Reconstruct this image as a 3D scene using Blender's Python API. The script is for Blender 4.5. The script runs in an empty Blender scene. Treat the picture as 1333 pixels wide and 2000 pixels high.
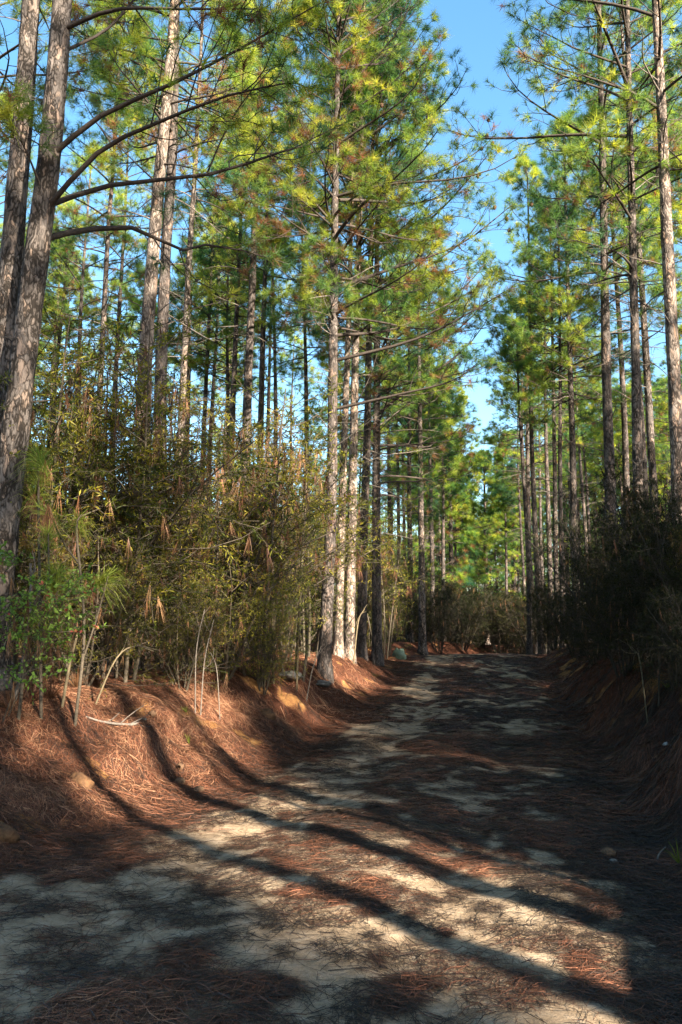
import bpy, math
import numpy as np

C = bpy.context.scene.collection
TAU = 2 * math.pi
rnd = np.random.default_rng(7)
# ------------------------------------------------------------------ camera
PITCH = math.atan(230 / 1650)
CP, SP = math.cos(PITCH), math.sin(PITCH)
EYE = np.array([0, 0, 1.65])
SUN_AZ = np.array([0.62, -0.785]); SUN_AZ /= np.linalg.norm(SUN_AZ)
SUN_EL = math.radians(27)


def at(px, py, Y):
    """world point seen at photo pixel px,py at distance Y ahead"""
    cx, cy = (px - 666.5) / 1650, (1000 - py) / 1650
    d = np.array([cx, CP - cy * SP, SP + cy * CP])
    return EYE + d * (Y / d[1])


# ------------------------------------------------------------------ noise
_LAT = np.random.default_rng(3).random((256, 256))


def vnoise(x, y, seed=0):
    x = np.asarray(x, float) + seed * 17.31; y = np.asarray(y, float) + seed * 9.77
    xi, yi = np.floor(x).astype(int), np.floor(y).astype(int)
    fx, fy = x - xi, y - yi
    fx = fx * fx * (3 - 2 * fx); fy = fy * fy * (3 - 2 * fy)
    a = _LAT[xi & 255, yi & 255]; b = _LAT[(xi + 1) & 255, yi & 255]
    c = _LAT[xi & 255, (yi + 1) & 255]; d = _LAT[(xi + 1) & 255, (yi + 1) & 255]
    return (a * (1 - fx) + b * fx) * (1 - fy) + (c * (1 - fx) + d * fx) * fy


def fbm(x, y, o=4, seed=0):
    s = 0; a = .5
    for k in range(o):
        s = s + a * vnoise(x * 2 ** k, y * 2 ** k, seed + k); a *= .5
    return s / (1 - .5 ** o)


def sstep(a, b, x):
    t = np.clip((np.asarray(x, float) - a) / (b - a), 0, 1)
    return t * t * (3 - 2 * t)


# ------------------------------------------------------------------ terrain
_YL = np.array([-60, -20, 0, 4, 6.6, 8.6, 10.9, 15.1, 20, 26, 32, 40, 50, 80, 200])
_XL = np.array([-15, -7, -3.7, -3.1, -2.45, -1.35, -.85, .2, 1.0, 1.95, 4.2, 8.5, 15, 40, 160])
_YR = np.array([-60, -20, 0, 4, 6.1, 10.5, 15.1, 20, 26, 32, 40, 50, 80, 200])
_XR = np.array([-5, -1.5, 1.7, 2.0, 2.4, 3.3, 4.15, 5.0, 5.95, 8.6, 13.4, 21, 47, 170])
_YZ = np.array([-60, 0, 9, 13, 16, 20, 26, 29, 36, 50, 400])
_ZZ = np.array([-.3, 0, 0, .05, .18, .42, .8, .86, .45, .1, 0])


def _sm(y, X, Y, w=1.6):
    return sum(np.interp(y + k * w / 3, X, Y) for k in (-3, -2, -1, 0, 1, 2, 3)) / 7


def xl(y): return _sm(y, _YL, _XL, 1.0)
def xr(y): return _sm(y, _YR, _XR, 1.0)
def zroad(y): return _sm(y, _YZ, _ZZ, 2.5)


def terrain(x, y):
    x = np.asarray(x, float); y = np.asarray(y, float)
    z0 = zroad(y)
    edge = (fbm(x * .35, y * .8, 3, 21) - .5) * .9 + (fbm(x * .5, y * 2.6, 2, 24) - .5) * .42
    dl = xl(y) - x + edge * np.clip((xl(y) - x + .6) / .6, 0, 1)
    dr = x - xr(y) + edge * .7 * np.clip((x - xr(y) + .6) / .6, 0, 1)
    wl = np.interp(y, [5, 9, 13, 30], [2.5, 2.1, 1.5, 1.3])
    topl = np.maximum(z0 + .22, .98 + .006 * (y - 10)) + (fbm(x * .3, y * .3, 3, 5) - .5) * .35
    topr = np.maximum(z0 + .25, 1.12) + (fbm(x * .3, y * .3, 3, 6) - .5) * .35
    far = sstep(30, 45, y)
    topl = topl * (1 - far) + (z0 + .5) * far; topr = topr * (1 - far) + (z0 + .5) * far
    sl = sstep(-.15, 1, dl / wl); sr = sstep(-.15, 1, dr / 1.15)
    z = z0 + (topl - z0) * sl + (topr - z0) * sr
    # road camber, wheel ruts, sandy hollows
    w = xr(y) - xl(y); u = (x - xl(y)) / w
    onroad = sstep(-.02, .12, u) * sstep(1.02, .88, u)
    z = z + onroad * (.05 * np.sin(np.clip(u, 0, 1) * math.pi) - .035 * np.exp(-((u - .30) / .07) ** 2) - .035 * np.exp(-((u - .68) / .07) ** 2))
    z = z + (fbm(x * 1.1, y * 1.1, 3, 9) - .5) * .09 * (.35 + .65 * (1 - onroad)) + (fbm(x * 5, y * 5, 3, 12) - .5) * .032
    slope = 4 * sl * (1 - sl) + 4 * sr * (1 - sr)
    z = z + slope * ((fbm(x * 2.2, y * 2.2, 3, 15) - .5) * .26 - .10 * np.abs(fbm(x * .7, y * 3.1, 2, 17) - .5) * 2)
    return z


def ground(x, y): return float(terrain(x, y))


def sandmask(x, y):
    """bare pale sand: 1 on the swept wheel tracks and wash-outs, 0 under straw"""
    w = xr(y) - xl(y); u = (x - xl(y)) / w
    n = fbm(x * .9, y * .6, 4, 31); n2 = fbm(x * 3.4, y * 2.2, 3, 35)
    t1 = np.exp(-((u - .26) / .15) ** 2) * 1.0
    t2 = np.exp(-((u - .55) / .22) ** 2) * np.interp(y, [6, 11], [.42, .22])
    t3 = np.exp(-((u - .72) / .12) ** 2) * .30
    near = sstep(7.5, 4.0, y) * .30
    fade = np.interp(y, [3, 10, 20, 27], [1, .95, .85, .45])
    m = np.maximum.reduce([t1, t2, t3]) * fade + near * sstep(-.05, .1, u) * sstep(1.0, .75, u)
    m = m + (n - .5) * 1.7 + (n2 - .5) * 1.7 + (fbm(x * 9, y * 6, 2, 37) - .5) * .8 - .31
    inroad = sstep(.0, .12, u) * sstep(1.0, .86, u)
    return np.clip(sstep(-.15, .5, m) * inroad, 0, 1)


def claymask(x, y):
    dl = xl(y) - x; dr = x - xr(y)
    on = sstep(-.1, .35, dl) * sstep(1.7, .9, dl) + .8 * sstep(0, .3, dr) * sstep(1.2, .8, dr)
    n = fbm(x * 1.5, y * 1.5, 4, 41) + .35 * (fbm(x * 6, y * 6, 2, 44) - .5)
    return np.clip(on * sstep(.60, .74, n), 0, 1)


# ------------------------------------------------------------------ mesh helpers
def mesh(name, V, quads=None, tris=None, mat=None, parent=None, smooth=False, attrs=None, loc=None):
    V = np.ascontiguousarray(V, dtype=np.float32).reshape(-1, 3)
    me = bpy.data.meshes.new(name)
    nq = 0 if quads is None else len(quads); nt = 0 if tris is None else len(tris)
    loops = np.concatenate([np.asarray(q, np.int32).ravel() for q in (quads, tris) if q is not None and len(q)])
    tot = np.concatenate([np.full(nq, 4, np.int32), np.full(nt, 3, np.int32)])
    st = np.concatenate([[0], np.cumsum(tot)[:-1]]).astype(np.int32)
    me.vertices.add(len(V)); me.vertices.foreach_set('co', V.ravel())
    me.loops.add(len(loops)); me.loops.foreach_set('vertex_index', loops)
    me.polygons.add(nq + nt); me.polygons.foreach_set('loop_start', st)
    if smooth: me.polygons.foreach_set('use_smooth', np.ones(nq + nt, bool))
    for k, a in (attrs or {}).items():
        at_ = me.attributes.new(k, 'FLOAT', 'POINT'); at_.data.foreach_set('value', np.asarray(a, np.float32))
    me.update(calc_edges=True)
    if mat: me.materials.append(mat)
    o = bpy.data.objects.new(name, me); C.objects.link(o)
    if parent is not None: o.parent = parent
    if loc is not None: o.location = loc
    return o


def nrm(v): return v / np.maximum(np.linalg.norm(v, axis=-1, keepdims=True), 1e-9)


def tubes(P, Rr, k):
    """P[M,N,3], R[M,N] -> closed-ended tapered tubes"""
    P = np.asarray(P, float); Rr = np.asarray(Rr, float)
    M, N, _ = P.shape
    T = nrm(np.gradient(P, axis=1))
    ref = np.zeros_like(T); ref[..., 0] = 1
    bad = np.abs(T[..., 0].mean(1)) > .8
    ref[bad] = (0, 1, 0)
    U = nrm(np.cross(T, ref)); W = np.cross(T, U)
    a = np.arange(k) * TAU / k
    ring = P[:, :, None] + Rr[:, :, None, None] * (np.cos(a)[None, None, :, None] * U[:, :, None] + np.sin(a)[None, None, :, None] * W[:, :, None])
    V = ring.reshape(-1, 3)
    m = np.arange(M)[:, None, None] * N * k; n = np.arange(N - 1)[None, :, None] * k
    i = np.arange(k)[None, None]; j = (i + 1) % k
    q = np.stack([m + n + i, m + n + j, m + n + k + j, m + n + k + i], -1).reshape(-1, 4)
    return V, q


class Geo:
    def __init__(s): s.V = []; s.Q = []; s.T = []; s.A = []; s.n = 0
    def add(s, V, Q=None, T=None, A=None):
        V = np.asarray(V).reshape(-1, 3)
        if Q is not None and len(Q): s.Q.append(np.asarray(Q) + s.n)
        if T is not None and len(T): s.T.append(np.asarray(T) + s.n)
        s.V.append(V); s.A.append(np.zeros(len(V)) if A is None else A); s.n += len(V)
    def obj(s, name, mat, parent=None, smooth=False, attr='tone', loc=None):
        return mesh(name, np.concatenate(s.V), np.concatenate(s.Q) if s.Q else None, np.concatenate(s.T) if s.T else None,
                    mat, parent, smooth, {attr: np.concatenate(s.A)}, loc)


def blades(rng, P, D, n, L, w, a0=18, a1=80, droop=.1, back=.09, tone=None, bent=False):
    """needle tufts: n thin blades round each point P along each axis D"""
    M = len(P)
    D = nrm(D); ref = np.where(np.abs(D[:, 2:3]) > .8, [[1., 0, 0]], [[0, 0, 1.]])
    U = nrm(np.cross(D, ref)); W = np.cross(D, U)
    th = np.radians(a0 + (a1 - a0) * rng.random((M, n)) ** .8); ph = rng.random((M, n)) * TAU
    d = np.cos(th)[..., None] * D[:, None] + np.sin(th)[..., None] * (np.cos(ph)[..., None] * U[:, None] + np.sin(ph)[..., None] * W[:, None])
    LL = L * (.7 + .4 * rng.random((M, n, 1))) * (.7 + .55 * rng.random((M, 1, 1)))
    base = P[:, None] - D[:, None] * back * rng.random((M, n, 1))
    tip = base + d * LL; tip[..., 2] -= droop * LL[..., 0]
    side = nrm(np.cross(d, rng.normal(size=(M, n, 3)))) * w * .5
    tn = (rng.random(M) if tone is None else tone)
    tn = np.repeat(tn, n)
    if bent:
        mid = base + d * LL * .55; mid[..., 2] -= droop * LL[..., 0] * .12
        V = np.stack([base - side, base + side, mid + side * .8, mid - side * .8, tip], 2).reshape(-1, 3)
        b = np.arange(M * n)[:, None] * 5
        return V, b + [0, 1, 2, 3], b + [3, 2, 4], np.repeat(tn, 5)
    V = np.stack([base - side, base + side, tip], 2).reshape(-1, 3)
    t = np.arange(M * n * 3).reshape(-1, 3)
    return V, None, t, np.repeat(tn, 3)


# ------------------------------------------------------------------ materials
def mat(name):
    m = bpy.data.materials.new(name); m.use_nodes = True
    nt = m.node_tree; nt.nodes.clear()
    out = nt.nodes.new('ShaderNodeOutputMaterial')
    def N(t, **k):
        n = nt.nodes.new(t)
        for a, v in k.items(): setattr(n, a, v)
        return n
    return m, nt, N, nt.links.new, out


def ramp(N, stops):
    r = N('ShaderNodeValToRGB'); e = r.color_ramp.elements
    while len(e) < len(stops): e.new(.5)
    for i, (p, c) in enumerate(stops): e[i].position = p; e[i].color = (*c, 1)
    return r


def leafmat(name, stops, trans=.35, rough=.5, spec=.25, objvar=.25, tboost=1.5):
    m, nt, N, L, out = mat(name)
    a = N('ShaderNodeAttribute', attribute_name='tone')
    r = ramp(N, stops); L(a.outputs['Fac'], r.inputs[0])
    oi = N('ShaderNodeObjectInfo'); hs = N('ShaderNodeHueSaturation')
    mr = N('ShaderNodeMapRange'); mr.inputs[3].default_value = 1 - objvar; mr.inputs[4].default_value = 1 + objvar
    L(oi.outputs['Random'], mr.inputs[0]); L(mr.outputs[0], hs.inputs['Value']); hm = N('ShaderNodeMath', operation='MULTIPLY_ADD'); fr_ = N('ShaderNodeMath', operation='FRACT'); f7 = N('ShaderNodeMath', operation='MULTIPLY'); f7.inputs[1].default_value = 7.31; L(oi.outputs['Random'], f7.inputs[0]); L(f7.outputs[0], fr_.inputs[0]); L(fr_.outputs[0], hm.inputs[0]); hm.inputs[1].default_value = .022; hm.inputs[2].default_value = .488; L(hm.outputs[0], hs.inputs['Hue']); L(r.outputs[0], hs.inputs['Color'])
    p = N('ShaderNodeBsdfPrincipled'); p.inputs['Roughness'].default_value = rough; p.inputs['Specular IOR Level'].default_value = spec
    L(hs.outputs[0], p.inputs['Base Color'])
    t = N('ShaderNodeBsdfTranslucent'); g = N('ShaderNodeHueSaturation'); g.inputs['Value'].default_value = tboost; g.inputs['Saturation'].default_value = 1.1
    L(hs.outputs[0], g.inputs['Color']); L(g.outputs[0], t.inputs[0])
    mx = N('ShaderNodeMixShader'); mx.inputs[0].default_value = trans
    L(p.outputs[0], mx.inputs[1]); L(t.outputs[0], mx.inputs[2]); L(mx.outputs[0], out.inputs[0])
    return m


def barkmat(name, light, dark, flake, sc=1.0, bump=.5):
    m, nt, N, L, out = mat(name)
    tc = N('ShaderNodeTexCoord'); mp = N('ShaderNodeMapping'); mp.inputs['Scale'].default_value = (sc, sc, sc * .42)
    L(tc.outputs['Object'], mp.inputs[0])
    nz = N('ShaderNodeTexNoise'); nz.inputs['Scale'].default_value = 9; nz.inputs['Detail'].default_value = 5
    L(mp.outputs[0], nz.inputs[0])
    mixv = N('ShaderNodeMix', data_type='VECTOR'); mixv.inputs[0].default_value = .22
    L(mp.outputs[0], mixv.inputs[4]); L(nz.outputs['Color'], mixv.inputs[5])
    vo = N('ShaderNodeTexVoronoi', feature='DISTANCE_TO_EDGE'); vo.inputs['Scale'].default_value = 20; vo.inputs['Randomness'].default_value = 1
    L(mixv.outputs[1], vo.inputs[0])
    vc = N('ShaderNodeTexVoronoi'); vc.inputs['Scale'].default_value = 20; L(mixv.outputs[1], vc.inputs[0])
    fr = ramp(N, [(0, (.05, .05, .05)), (.10, (.6, .6, .6)), (.28, (1, 1, 1))])
    crk = N('ShaderNodeTexNoise'); crk.inputs['Scale'].default_value = 7; crk.inputs['Detail'].default_value = 4; L(mp.outputs[0], crk.inputs[0])
    cm = N('ShaderNodeMath', operation='MULTIPLY_ADD'); L(crk.outputs[0], cm.inputs[0]); cm.inputs[1].default_value = .8; cm.inputs[2].default_value = -.44
    cx = N('ShaderNodeMath', operation='ADD'); cx.use_clamp = True; L(vo.outputs['Distance'], cx.inputs[0]); L(cm.outputs[0], cx.inputs[1]); L(cx.outputs[0], fr.inputs[0])
    n2 = N('ShaderNodeTexNoise'); n2.inputs['Scale'].default_value = 60; n2.inputs['Detail'].default_value = 6; n2.inputs['Roughness'].default_value = .7
    L(mp.outputs[0], n2.inputs[0])
    cr = ramp(N, [(.25, tuple(x * .6 for x in light)), (.5, light), (.75, tuple(min(1, x * 1.35) for x in light))]); L(n2.outputs[0], cr.inputs[0])
    fl = ramp(N, [(.62, (0, 0, 0)), (.8, (.7, .7, .7))]); L(vc.outputs['Color'], fl.inputs[0])
    m1 = N('ShaderNodeMix', data_type='RGBA'); L(fl.outputs[0], m1.inputs[0]); L(cr.outputs[0], m1.inputs[6]); m1.inputs[7].default_value = (*flake, 1)
    m2 = N('ShaderNodeMix', data_type='RGBA'); L(fr.outputs[0], m2.inputs[0]); m2.inputs[6].default_value = (*dark, 1); L(m1.outputs[2], m2.inputs[7])
    n3 = N('ShaderNodeTexNoise'); n3.inputs['Scale'].default_value = 1.2; n3.inputs['Detail'].default_value = 3; L(tc.outputs['Object'], n3.inputs[0])
    mr = N('ShaderNodeMapRange'); mr.inputs[1].default_value = .3; mr.inputs[2].default_value = .7; mr.inputs[3].default_value = .72; mr.inputs[4].default_value = 1.2
    L(n3.outputs[0], mr.inputs[0])
    pv = N('ShaderNodeSeparateColor'); L(vc.outputs['Color'], pv.inputs[0]); pm = N('ShaderNodeMapRange'); pm.inputs[3].default_value = .62; pm.inputs[4].default_value = 1.3; L(pv.outputs[1], pm.inputs[0]); pq = N('ShaderNodeMath', operation='MULTIPLY'); L(mr.outputs[0], pq.inputs[0]); L(pm.outputs[0], pq.inputs[1])
    hs = N('ShaderNodeHueSaturation'); L(m2.outputs[2], hs.inputs['Color']); L(pq.outputs[0], hs.inputs['Value'])
    p = N('ShaderNodeBsdfPrincipled'); p.inputs['Roughness'].default_value = .9; p.inputs['Specular IOR Level'].default_value = .15
    L(hs.outputs[0], p.inputs['Base Color'])
    ad = N('ShaderNodeMath', operation='MULTIPLY_ADD'); L(n2.outputs[0], ad.inputs[0]); ad.inputs[1].default_value = .35; L(fr.outputs[0], ad.inputs[2])
    b = N('ShaderNodeBump'); b.inputs['Strength'].default_value = bump; b.inputs['Distance'].default_value = .02
    L(ad.outputs[0], b.inputs['Height']); L(b.outputs[0], p.inputs['Normal']); L(p.outputs[0], out.inputs[0])
    return m


def plainmat(name, c1, c2, scale=20, rough=.85, bump=.3, dist=.01, det=5):
    m, nt, N, L, out = mat(name)
    tc = N('ShaderNodeTexCoord'); nz = N('ShaderNodeTexNoise'); nz.inputs['Scale'].default_value = scale; nz.inputs['Detail'].default_value = det
    nz.inputs['Roughness'].default_value = .65
    L(tc.outputs['Object'], nz.inputs[0])
    r = ramp(N, [(.3, c1), (.7, c2)]); L(nz.outputs[0], r.inputs[0])
    p = N('ShaderNodeBsdfPrincipled'); p.inputs['Roughness'].default_value = rough; p.inputs['Specular IOR Level'].default_value = .2
    L(r.outputs[0], p.inputs['Base Color'])
    b = N('ShaderNodeBump'); b.inputs['Strength'].default_value = bump; b.inputs['Distance'].default_value = dist
    L(nz.outputs[0], b.inputs['Height']); L(b.outputs[0], p.inputs['Normal']); L(p.outputs[0], out.inputs[0])
    return m


M_NEEDLE = leafmat('pine_needles', [(0, (.026, .078, .040)), (.35, (.088, .162, .038)), (.68, (.22, .275, .040)), (.93, (.36, .355, .055)), (.95, (.17, .105, .045)), (1, (.18, .075, .038))], trans=.48, objvar=.18, tboost=1.95)
M_LONG = leafmat('longleaf_needles', [(0, (.10, .15, .025)), (.5, (.19, .22, .035)), (.82, (.26, .28, .06)), (.86, (.20, .10, .05)), (1, (.17, .08, .04))], trans=.4)
M_LEAF = leafmat('olive_leaves', [(0, (.022, .036, .008)), (.35, (.062, .074, .011)), (.7, (.185, .168, .022)), (.92, (.28, .22, .045)), (1, (.20, .09, .04))], trans=.44, spec=.18, rough=.5, objvar=.34, tboost=1.9)
M_LEAFSHADE = leafmat('shade_toned_leaves', [(0, (.007, .013, .004)), (.5, (.016, .021, .005)), (.9, (.046, .043, .009)), (1, (.11, .065, .02))], trans=.3, spec=.1, rough=.6)  # near-black copy of the leaves: deep shade painted into the colour
M_LEAFBR = leafmat('bright_leaves', [(0, (.10, .20, .03)), (.6, (.17, .27, .05)), (.85, (.25, .30, .08)), (.88, (.45, .08, .06)), (1, (.5, .14, .09))], trans=.4)
M_STRAW = leafmat('dead_needles', [(0, (.06, .026, .015)), (.5, (.125, .056, .028)), (.85, (.20, .10, .05)), (1, (.27, .16, .085))], trans=.12, spec=.2, objvar=.15, tboost=1.1)
M_STRAWDK = leafmat('old_needles', [(0, (.022, .017, .014)), (.35, (.050, .030, .022)), (.62, (.112, .046, .027)), (.88, (.20, .082, .046)), (1, (.29, .155, .09))], trans=.1, spec=.2, objvar=0, tboost=1.1)
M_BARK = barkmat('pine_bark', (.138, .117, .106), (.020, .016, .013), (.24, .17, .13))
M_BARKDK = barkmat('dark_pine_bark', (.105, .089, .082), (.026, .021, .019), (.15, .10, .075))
M_BARKPALELIT = barkmat('pale_sunlit_pine_bark', (.245, .20, .172), (.038, .029, .024), (.34, .21, .14))  # paler bark copy: sunlight on these trunks is put into the colour
M_BRANCH = plainmat('limb_bark', (.024, .019, .016), (.064, .050, .042), 30, bump=.6)
M_DEAD = plainmat('dead_wood', (.065, .054, .046), (.16, .135, .115), 30)
M_STEM = plainmat('shrub_stem', (.032, .026, .019), (.088, .070, .050), 40)
M_STEMSHADE = plainmat('shade_toned_stem', (.018, .015, .012), (.05, .04, .03), 40)  # stems darkened likewise, shade put into the colour
M_PALE = plainmat('pale_stick', (.06, .048, .030), (.18, .14, .085), 14, bump=.6)
M_CONE = plainmat('cone_scales', (.05, .03, .02), (.16, .09, .05), 60, bump=.8)


def groundmat():
    m, nt, N, L, out = mat('forest_ground')
    tc = N('ShaderNodeTexCoord')
    def noise(scale, det=6, rough=.6, rot=0, sq=1.0):
        mp = N('ShaderNodeMapping'); mp.inputs['Rotation'].default_value = (0, 0, rot); mp.inputs['Scale'].default_value = (1, sq, 1)
        L(tc.outputs['Object'], mp.inputs[0])
        n = N('ShaderNodeTexNoise'); n.inputs['Scale'].default_value = scale; n.inputs['Detail'].default_value = det; n.inputs['Roughness'].default_value = rough
        L(mp.outputs[0], n.inputs[0]); return n
    def math_(op, a, b=None, c=None, clamp=False):
        q = N('ShaderNodeMath', operation=op); q.use_clamp = clamp
        for i, v in enumerate((a, b, c)):
            if v is None: continue
            if isinstance(v, (int, float)): q.inputs[i].default_value = v
            else: L(v, q.inputs[i])
        return q.outputs[0]
    def mix(f, a, b):
        q = N('ShaderNodeMix', data_type='RGBA')
        if isinstance(f, (int, float)): q.inputs[0].default_value = f
        else: L(f, q.inputs[0])
        for i, v in ((6, a), (7, b)):
            if isinstance(v, tuple): q.inputs[i].default_value = (*v, 1)
            else: L(v, q.inputs[i])
        return q.outputs[2]
    sand = N('ShaderNodeAttribute', attribute_name='sand').outputs['Fac']
    clay = N('ShaderNodeAttribute', attribute_name='clay').outputs['Fac']
    # three directions of straw strands
    s1 = noise(26, 4, .6, .5, 9); s2 = noise(26, 4, .6, 1.9, 9); s3 = noise(22, 4, .6, -.5, 9)
    st = math_('MAXIMUM', math_('MAXIMUM', s1.outputs[0], s2.outputs[0]), s3.outputs[0])
    r1 = ramp(N, [(.42, (.028, .016, .011)), (.55, (.080, .033, .020)), (.66, (.145, .058, .033)), (.78, (.22, .10, .056))]); L(st, r1.inputs[0])
    big = noise(1.3, 4); r2 = ramp(N, [(.35, (.62, .58, .56)), (.65, (1.1, 1.05, 1.0))]); L(big.outputs[0], r2.inputs[0])
    q = N('ShaderNodeMix', data_type='RGBA', blend_type='MULTIPLY'); q.inputs[0].default_value = 1; L(r1.outputs[0], q.inputs[6]); L(r2.outputs[0], q.inputs[7])
    worn = N('ShaderNodeAttribute', attribute_name='worn').outputs['Fac']
    dull = N('ShaderNodeHueSaturation'); dull.inputs['Saturation'].default_value = .62; dull.inputs['Value'].default_value = .68; L(worn, dull.inputs['Fac']); L(q.outputs[2], dull.inputs['Color'])
    straw = dull.outputs[0]
    sn = noise(7, 8, .7); rs = ramp(N, [(.3, (.18, .128, .084)), (.5, (.285, .210, .140)), (.7, (.36, .284, .208))]); L(sn.outputs[0], rs.inputs[0])
    gr = noise(160, 3, .7); rg = ramp(N, [(.3, (.7, .68, .66)), (.6, (1.05, 1.05, 1.05))]); L(gr.outputs[0], rg.inputs[0])
    q2 = N('ShaderNodeMix', data_type='RGBA', blend_type='MULTIPLY'); q2.inputs[0].default_value = 1; L(rs.outputs[0], q2.inputs[6]); L(rg.outputs[0], q2.inputs[7])
    # break the sand edge up with strands
    e = math_('ADD', sand, math_('MULTIPLY', math_('SUBTRACT', .60, st), 4.2))
    e = math_('MULTIPLY', math_('SUBTRACT', e, .40), 3.0, clamp=True)
    e = math_('MULTIPLY', e, math_('MULTIPLY', sand, 3.0, clamp=True))
    cn = noise(14, 7, .7); rc = ramp(N, [(.3, (.16, .07, .030)), (.55, (.30, .15, .055)), (.75, (.40, .25, .11))]); L(cn.outputs[0], rc.inputs[0])
    ec = math_('MULTIPLY', math_('SUBTRACT', math_('ADD', clay, math_('MULTIPLY', math_('SUBTRACT', .58, st), 2.2)), .45), 4.0, clamp=True)
    ec = math_('MULTIPLY', ec, math_('MULTIPLY', clay, 3.0, clamp=True))
    col = mix(ec, straw, rc.outputs[0]); col = mix(e, col, q2.outputs[2])
    p = N('ShaderNodeBsdfPrincipled'); p.inputs['Roughness'].default_value = .95; p.inputs['Specular IOR Level'].default_value = .1
    L(col, p.inputs['Base Color'])
    h = math_('ADD', math_('MULTIPLY', st, math_('SUBTRACT', 1.2, e)), math_('MULTIPLY', math_('ADD', sn.outputs[0], cn.outputs[0]), .5))
    b = N('ShaderNodeBump'); b.inputs['Strength'].default_value = .7; b.inputs['Distance'].default_value = .035
    L(h, b.inputs['Height']); L(b.outputs[0], p.inputs['Normal']); L(p.outputs[0], out.inputs[0])
    return m


# ------------------------------------------------------------------ tagging
def tag(o, label, cat, group=None):
    o['label'] = label; o['category'] = cat
    if group: o['group'] = group
    return o


def thing(name, label, cat, loc, group=None, rz=0.0):
    o = bpy.data.objects.new(name, None); C.objects.link(o); o.empty_display_size = .2
    o.location = loc; o.rotation_euler = (0, 0, rz)
    return tag(o, label, cat, group)


def dup(root, loc, rz, sc, label, group):
    r = root.copy(); C.objects.link(r); r.location = loc; r.rotation_euler = (0, 0, rz); r.scale = (sc[0], sc[0], sc[1])
    r['label'] = label
    if group: r['group'] = group
    elif 'group' in r: del r['group']
    for ch in list(root.children):
        c = ch.copy(); C.objects.link(c); c.parent = r
        for g in list(ch.children):
            d = g.copy(); C.objects.link(d); d.parent = c
    return r


# ------------------------------------------------------------------ ground sheet
def axis(a, b, step, lo, hi, g=1.17):
    c = list(np.arange(a, b, step)); s = step; x = c[-1]; up = []
    while x < hi: s *= g; x += s; up.append(x)
    s = step; x = a; dn = []
    while x > lo: s *= g; x -= s; dn.append(x)
    return np.array(dn[::-1] + c + up)


gx = axis(-6.5, 7.5, .065, -420, 420); gy = axis(3.0, 29, .065, -160, 700)
GX, GY = np.meshgrid(gx, gy, indexing='xy')
GZ = terrain(GX, GY)
nx, ny = len(gx), len(gy)
idx = np.arange(nx * ny).reshape(ny, nx)
gq = np.stack([idx[:-1, :-1], idx[:-1, 1:], idx[1:, 1:], idx[1:, :-1]], -1).reshape(-1, 4)
go = mesh('ground', np.stack([GX, GY, GZ], -1), gq, None, groundmat(), None, True,
          {'worn': (sstep(-.1, .9, GX - xl(GY)) * sstep(-.1, .9, xr(GY) - GX)).ravel(), 'sand': sandmask(GX, GY).ravel(), 'clay': claymask(GX, GY).ravel()})
go['kind'] = 'structure'; go['label'] = 'sandy track between straw-covered banks'


# loose straw lying on the ground
def straw(n, y0, y1, L, w, seed, keep=1.0, lift=.02):
    r = np.random.default_rng(seed)
    y = np.sqrt(y0 ** 2 + (y1 ** 2 - y0 ** 2) * r.random(n)); x = (r.random(n) * 2 - 1) * (.43 * y + .3)
    s = np.maximum(sandmask(x, y), .75 * claymask(x, y))
    cl = sstep(.42, .62, fbm(x * 4, y * 4, 3, 52))
    k = r.random(n) < np.maximum(1 - s * 1.15, .05 + .38 * cl) * keep
    x, y, s = x[k], y[k], s[k]; n = len(x)
    a = fbm(x * .8, y * .8, 2, 61) * 9 + r.normal(size=n) * 1.1
    l = L * (.55 + .6 * r.random(n)); bend = r.normal(size=n) * .9
    dx, dy = np.cos(a), np.sin(a)
    pts = []
    for t in (-.5, 0, .5):
        q = a + bend * t
        px = x + np.cos(q) * l * t; py = y + np.sin(q) * l * t
        pts.append(np.stack([px, py, terrain(px, py)], -1))
    lf = r.random(n) ** 2 * lift + .003
    pts[0][:, 2] += lf * (.3 + r.random(n)); pts[1][:, 2] += lf + .004; pts[2][:, 2] += lf * (.3 + r.random(n))
    side = np.stack([-dy, dx, r.normal(size=n) * .5], -1) * w * .5
    V = np.stack([pts[0] - side, pts[0] + side, pts[1] + side, pts[1] - side, pts[2] + side * .5, pts[2] - side * .5], 1).reshape(-1, 3)
    b = np.arange(n)[:, None] * 6
    tone = np.clip(r.random(n) * .95 - .1 + (fbm(x * 1.2, y * 1.2, 2, 71) - .5) * .9 - .02 - s * .30 + .36 * sstep(-.3, .6, xl(y) - x) - .12 * sstep(0, .6, x - xr(y)), 0, 1)  # last term tones right-bank straw darker to stand for its shade
    return V, np.concatenate([b + [0, 1, 2, 3], b + [3, 2, 4, 5]]), np.repeat(tone, 6)


g = Geo()
for args in ((190000, 3.0, 7.5, .165, .0023, 1, 1, .016), (170000, 7.5, 13, .19, .0036, 2), (90000, 13, 27, .22, .007, 3, 1, .03)):
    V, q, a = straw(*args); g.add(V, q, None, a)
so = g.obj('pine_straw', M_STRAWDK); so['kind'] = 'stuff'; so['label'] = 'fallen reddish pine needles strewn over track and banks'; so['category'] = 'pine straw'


# ------------------------------------------------------------------ pines
def interp_path(pts, s):
    pts = np.asarray(pts, float); n = len(pts)
    t = np.linspace(0, 1, n)
    return np.stack([np.interp(s, t, pts[:, i]) for i in range(3)], -1)


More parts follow.
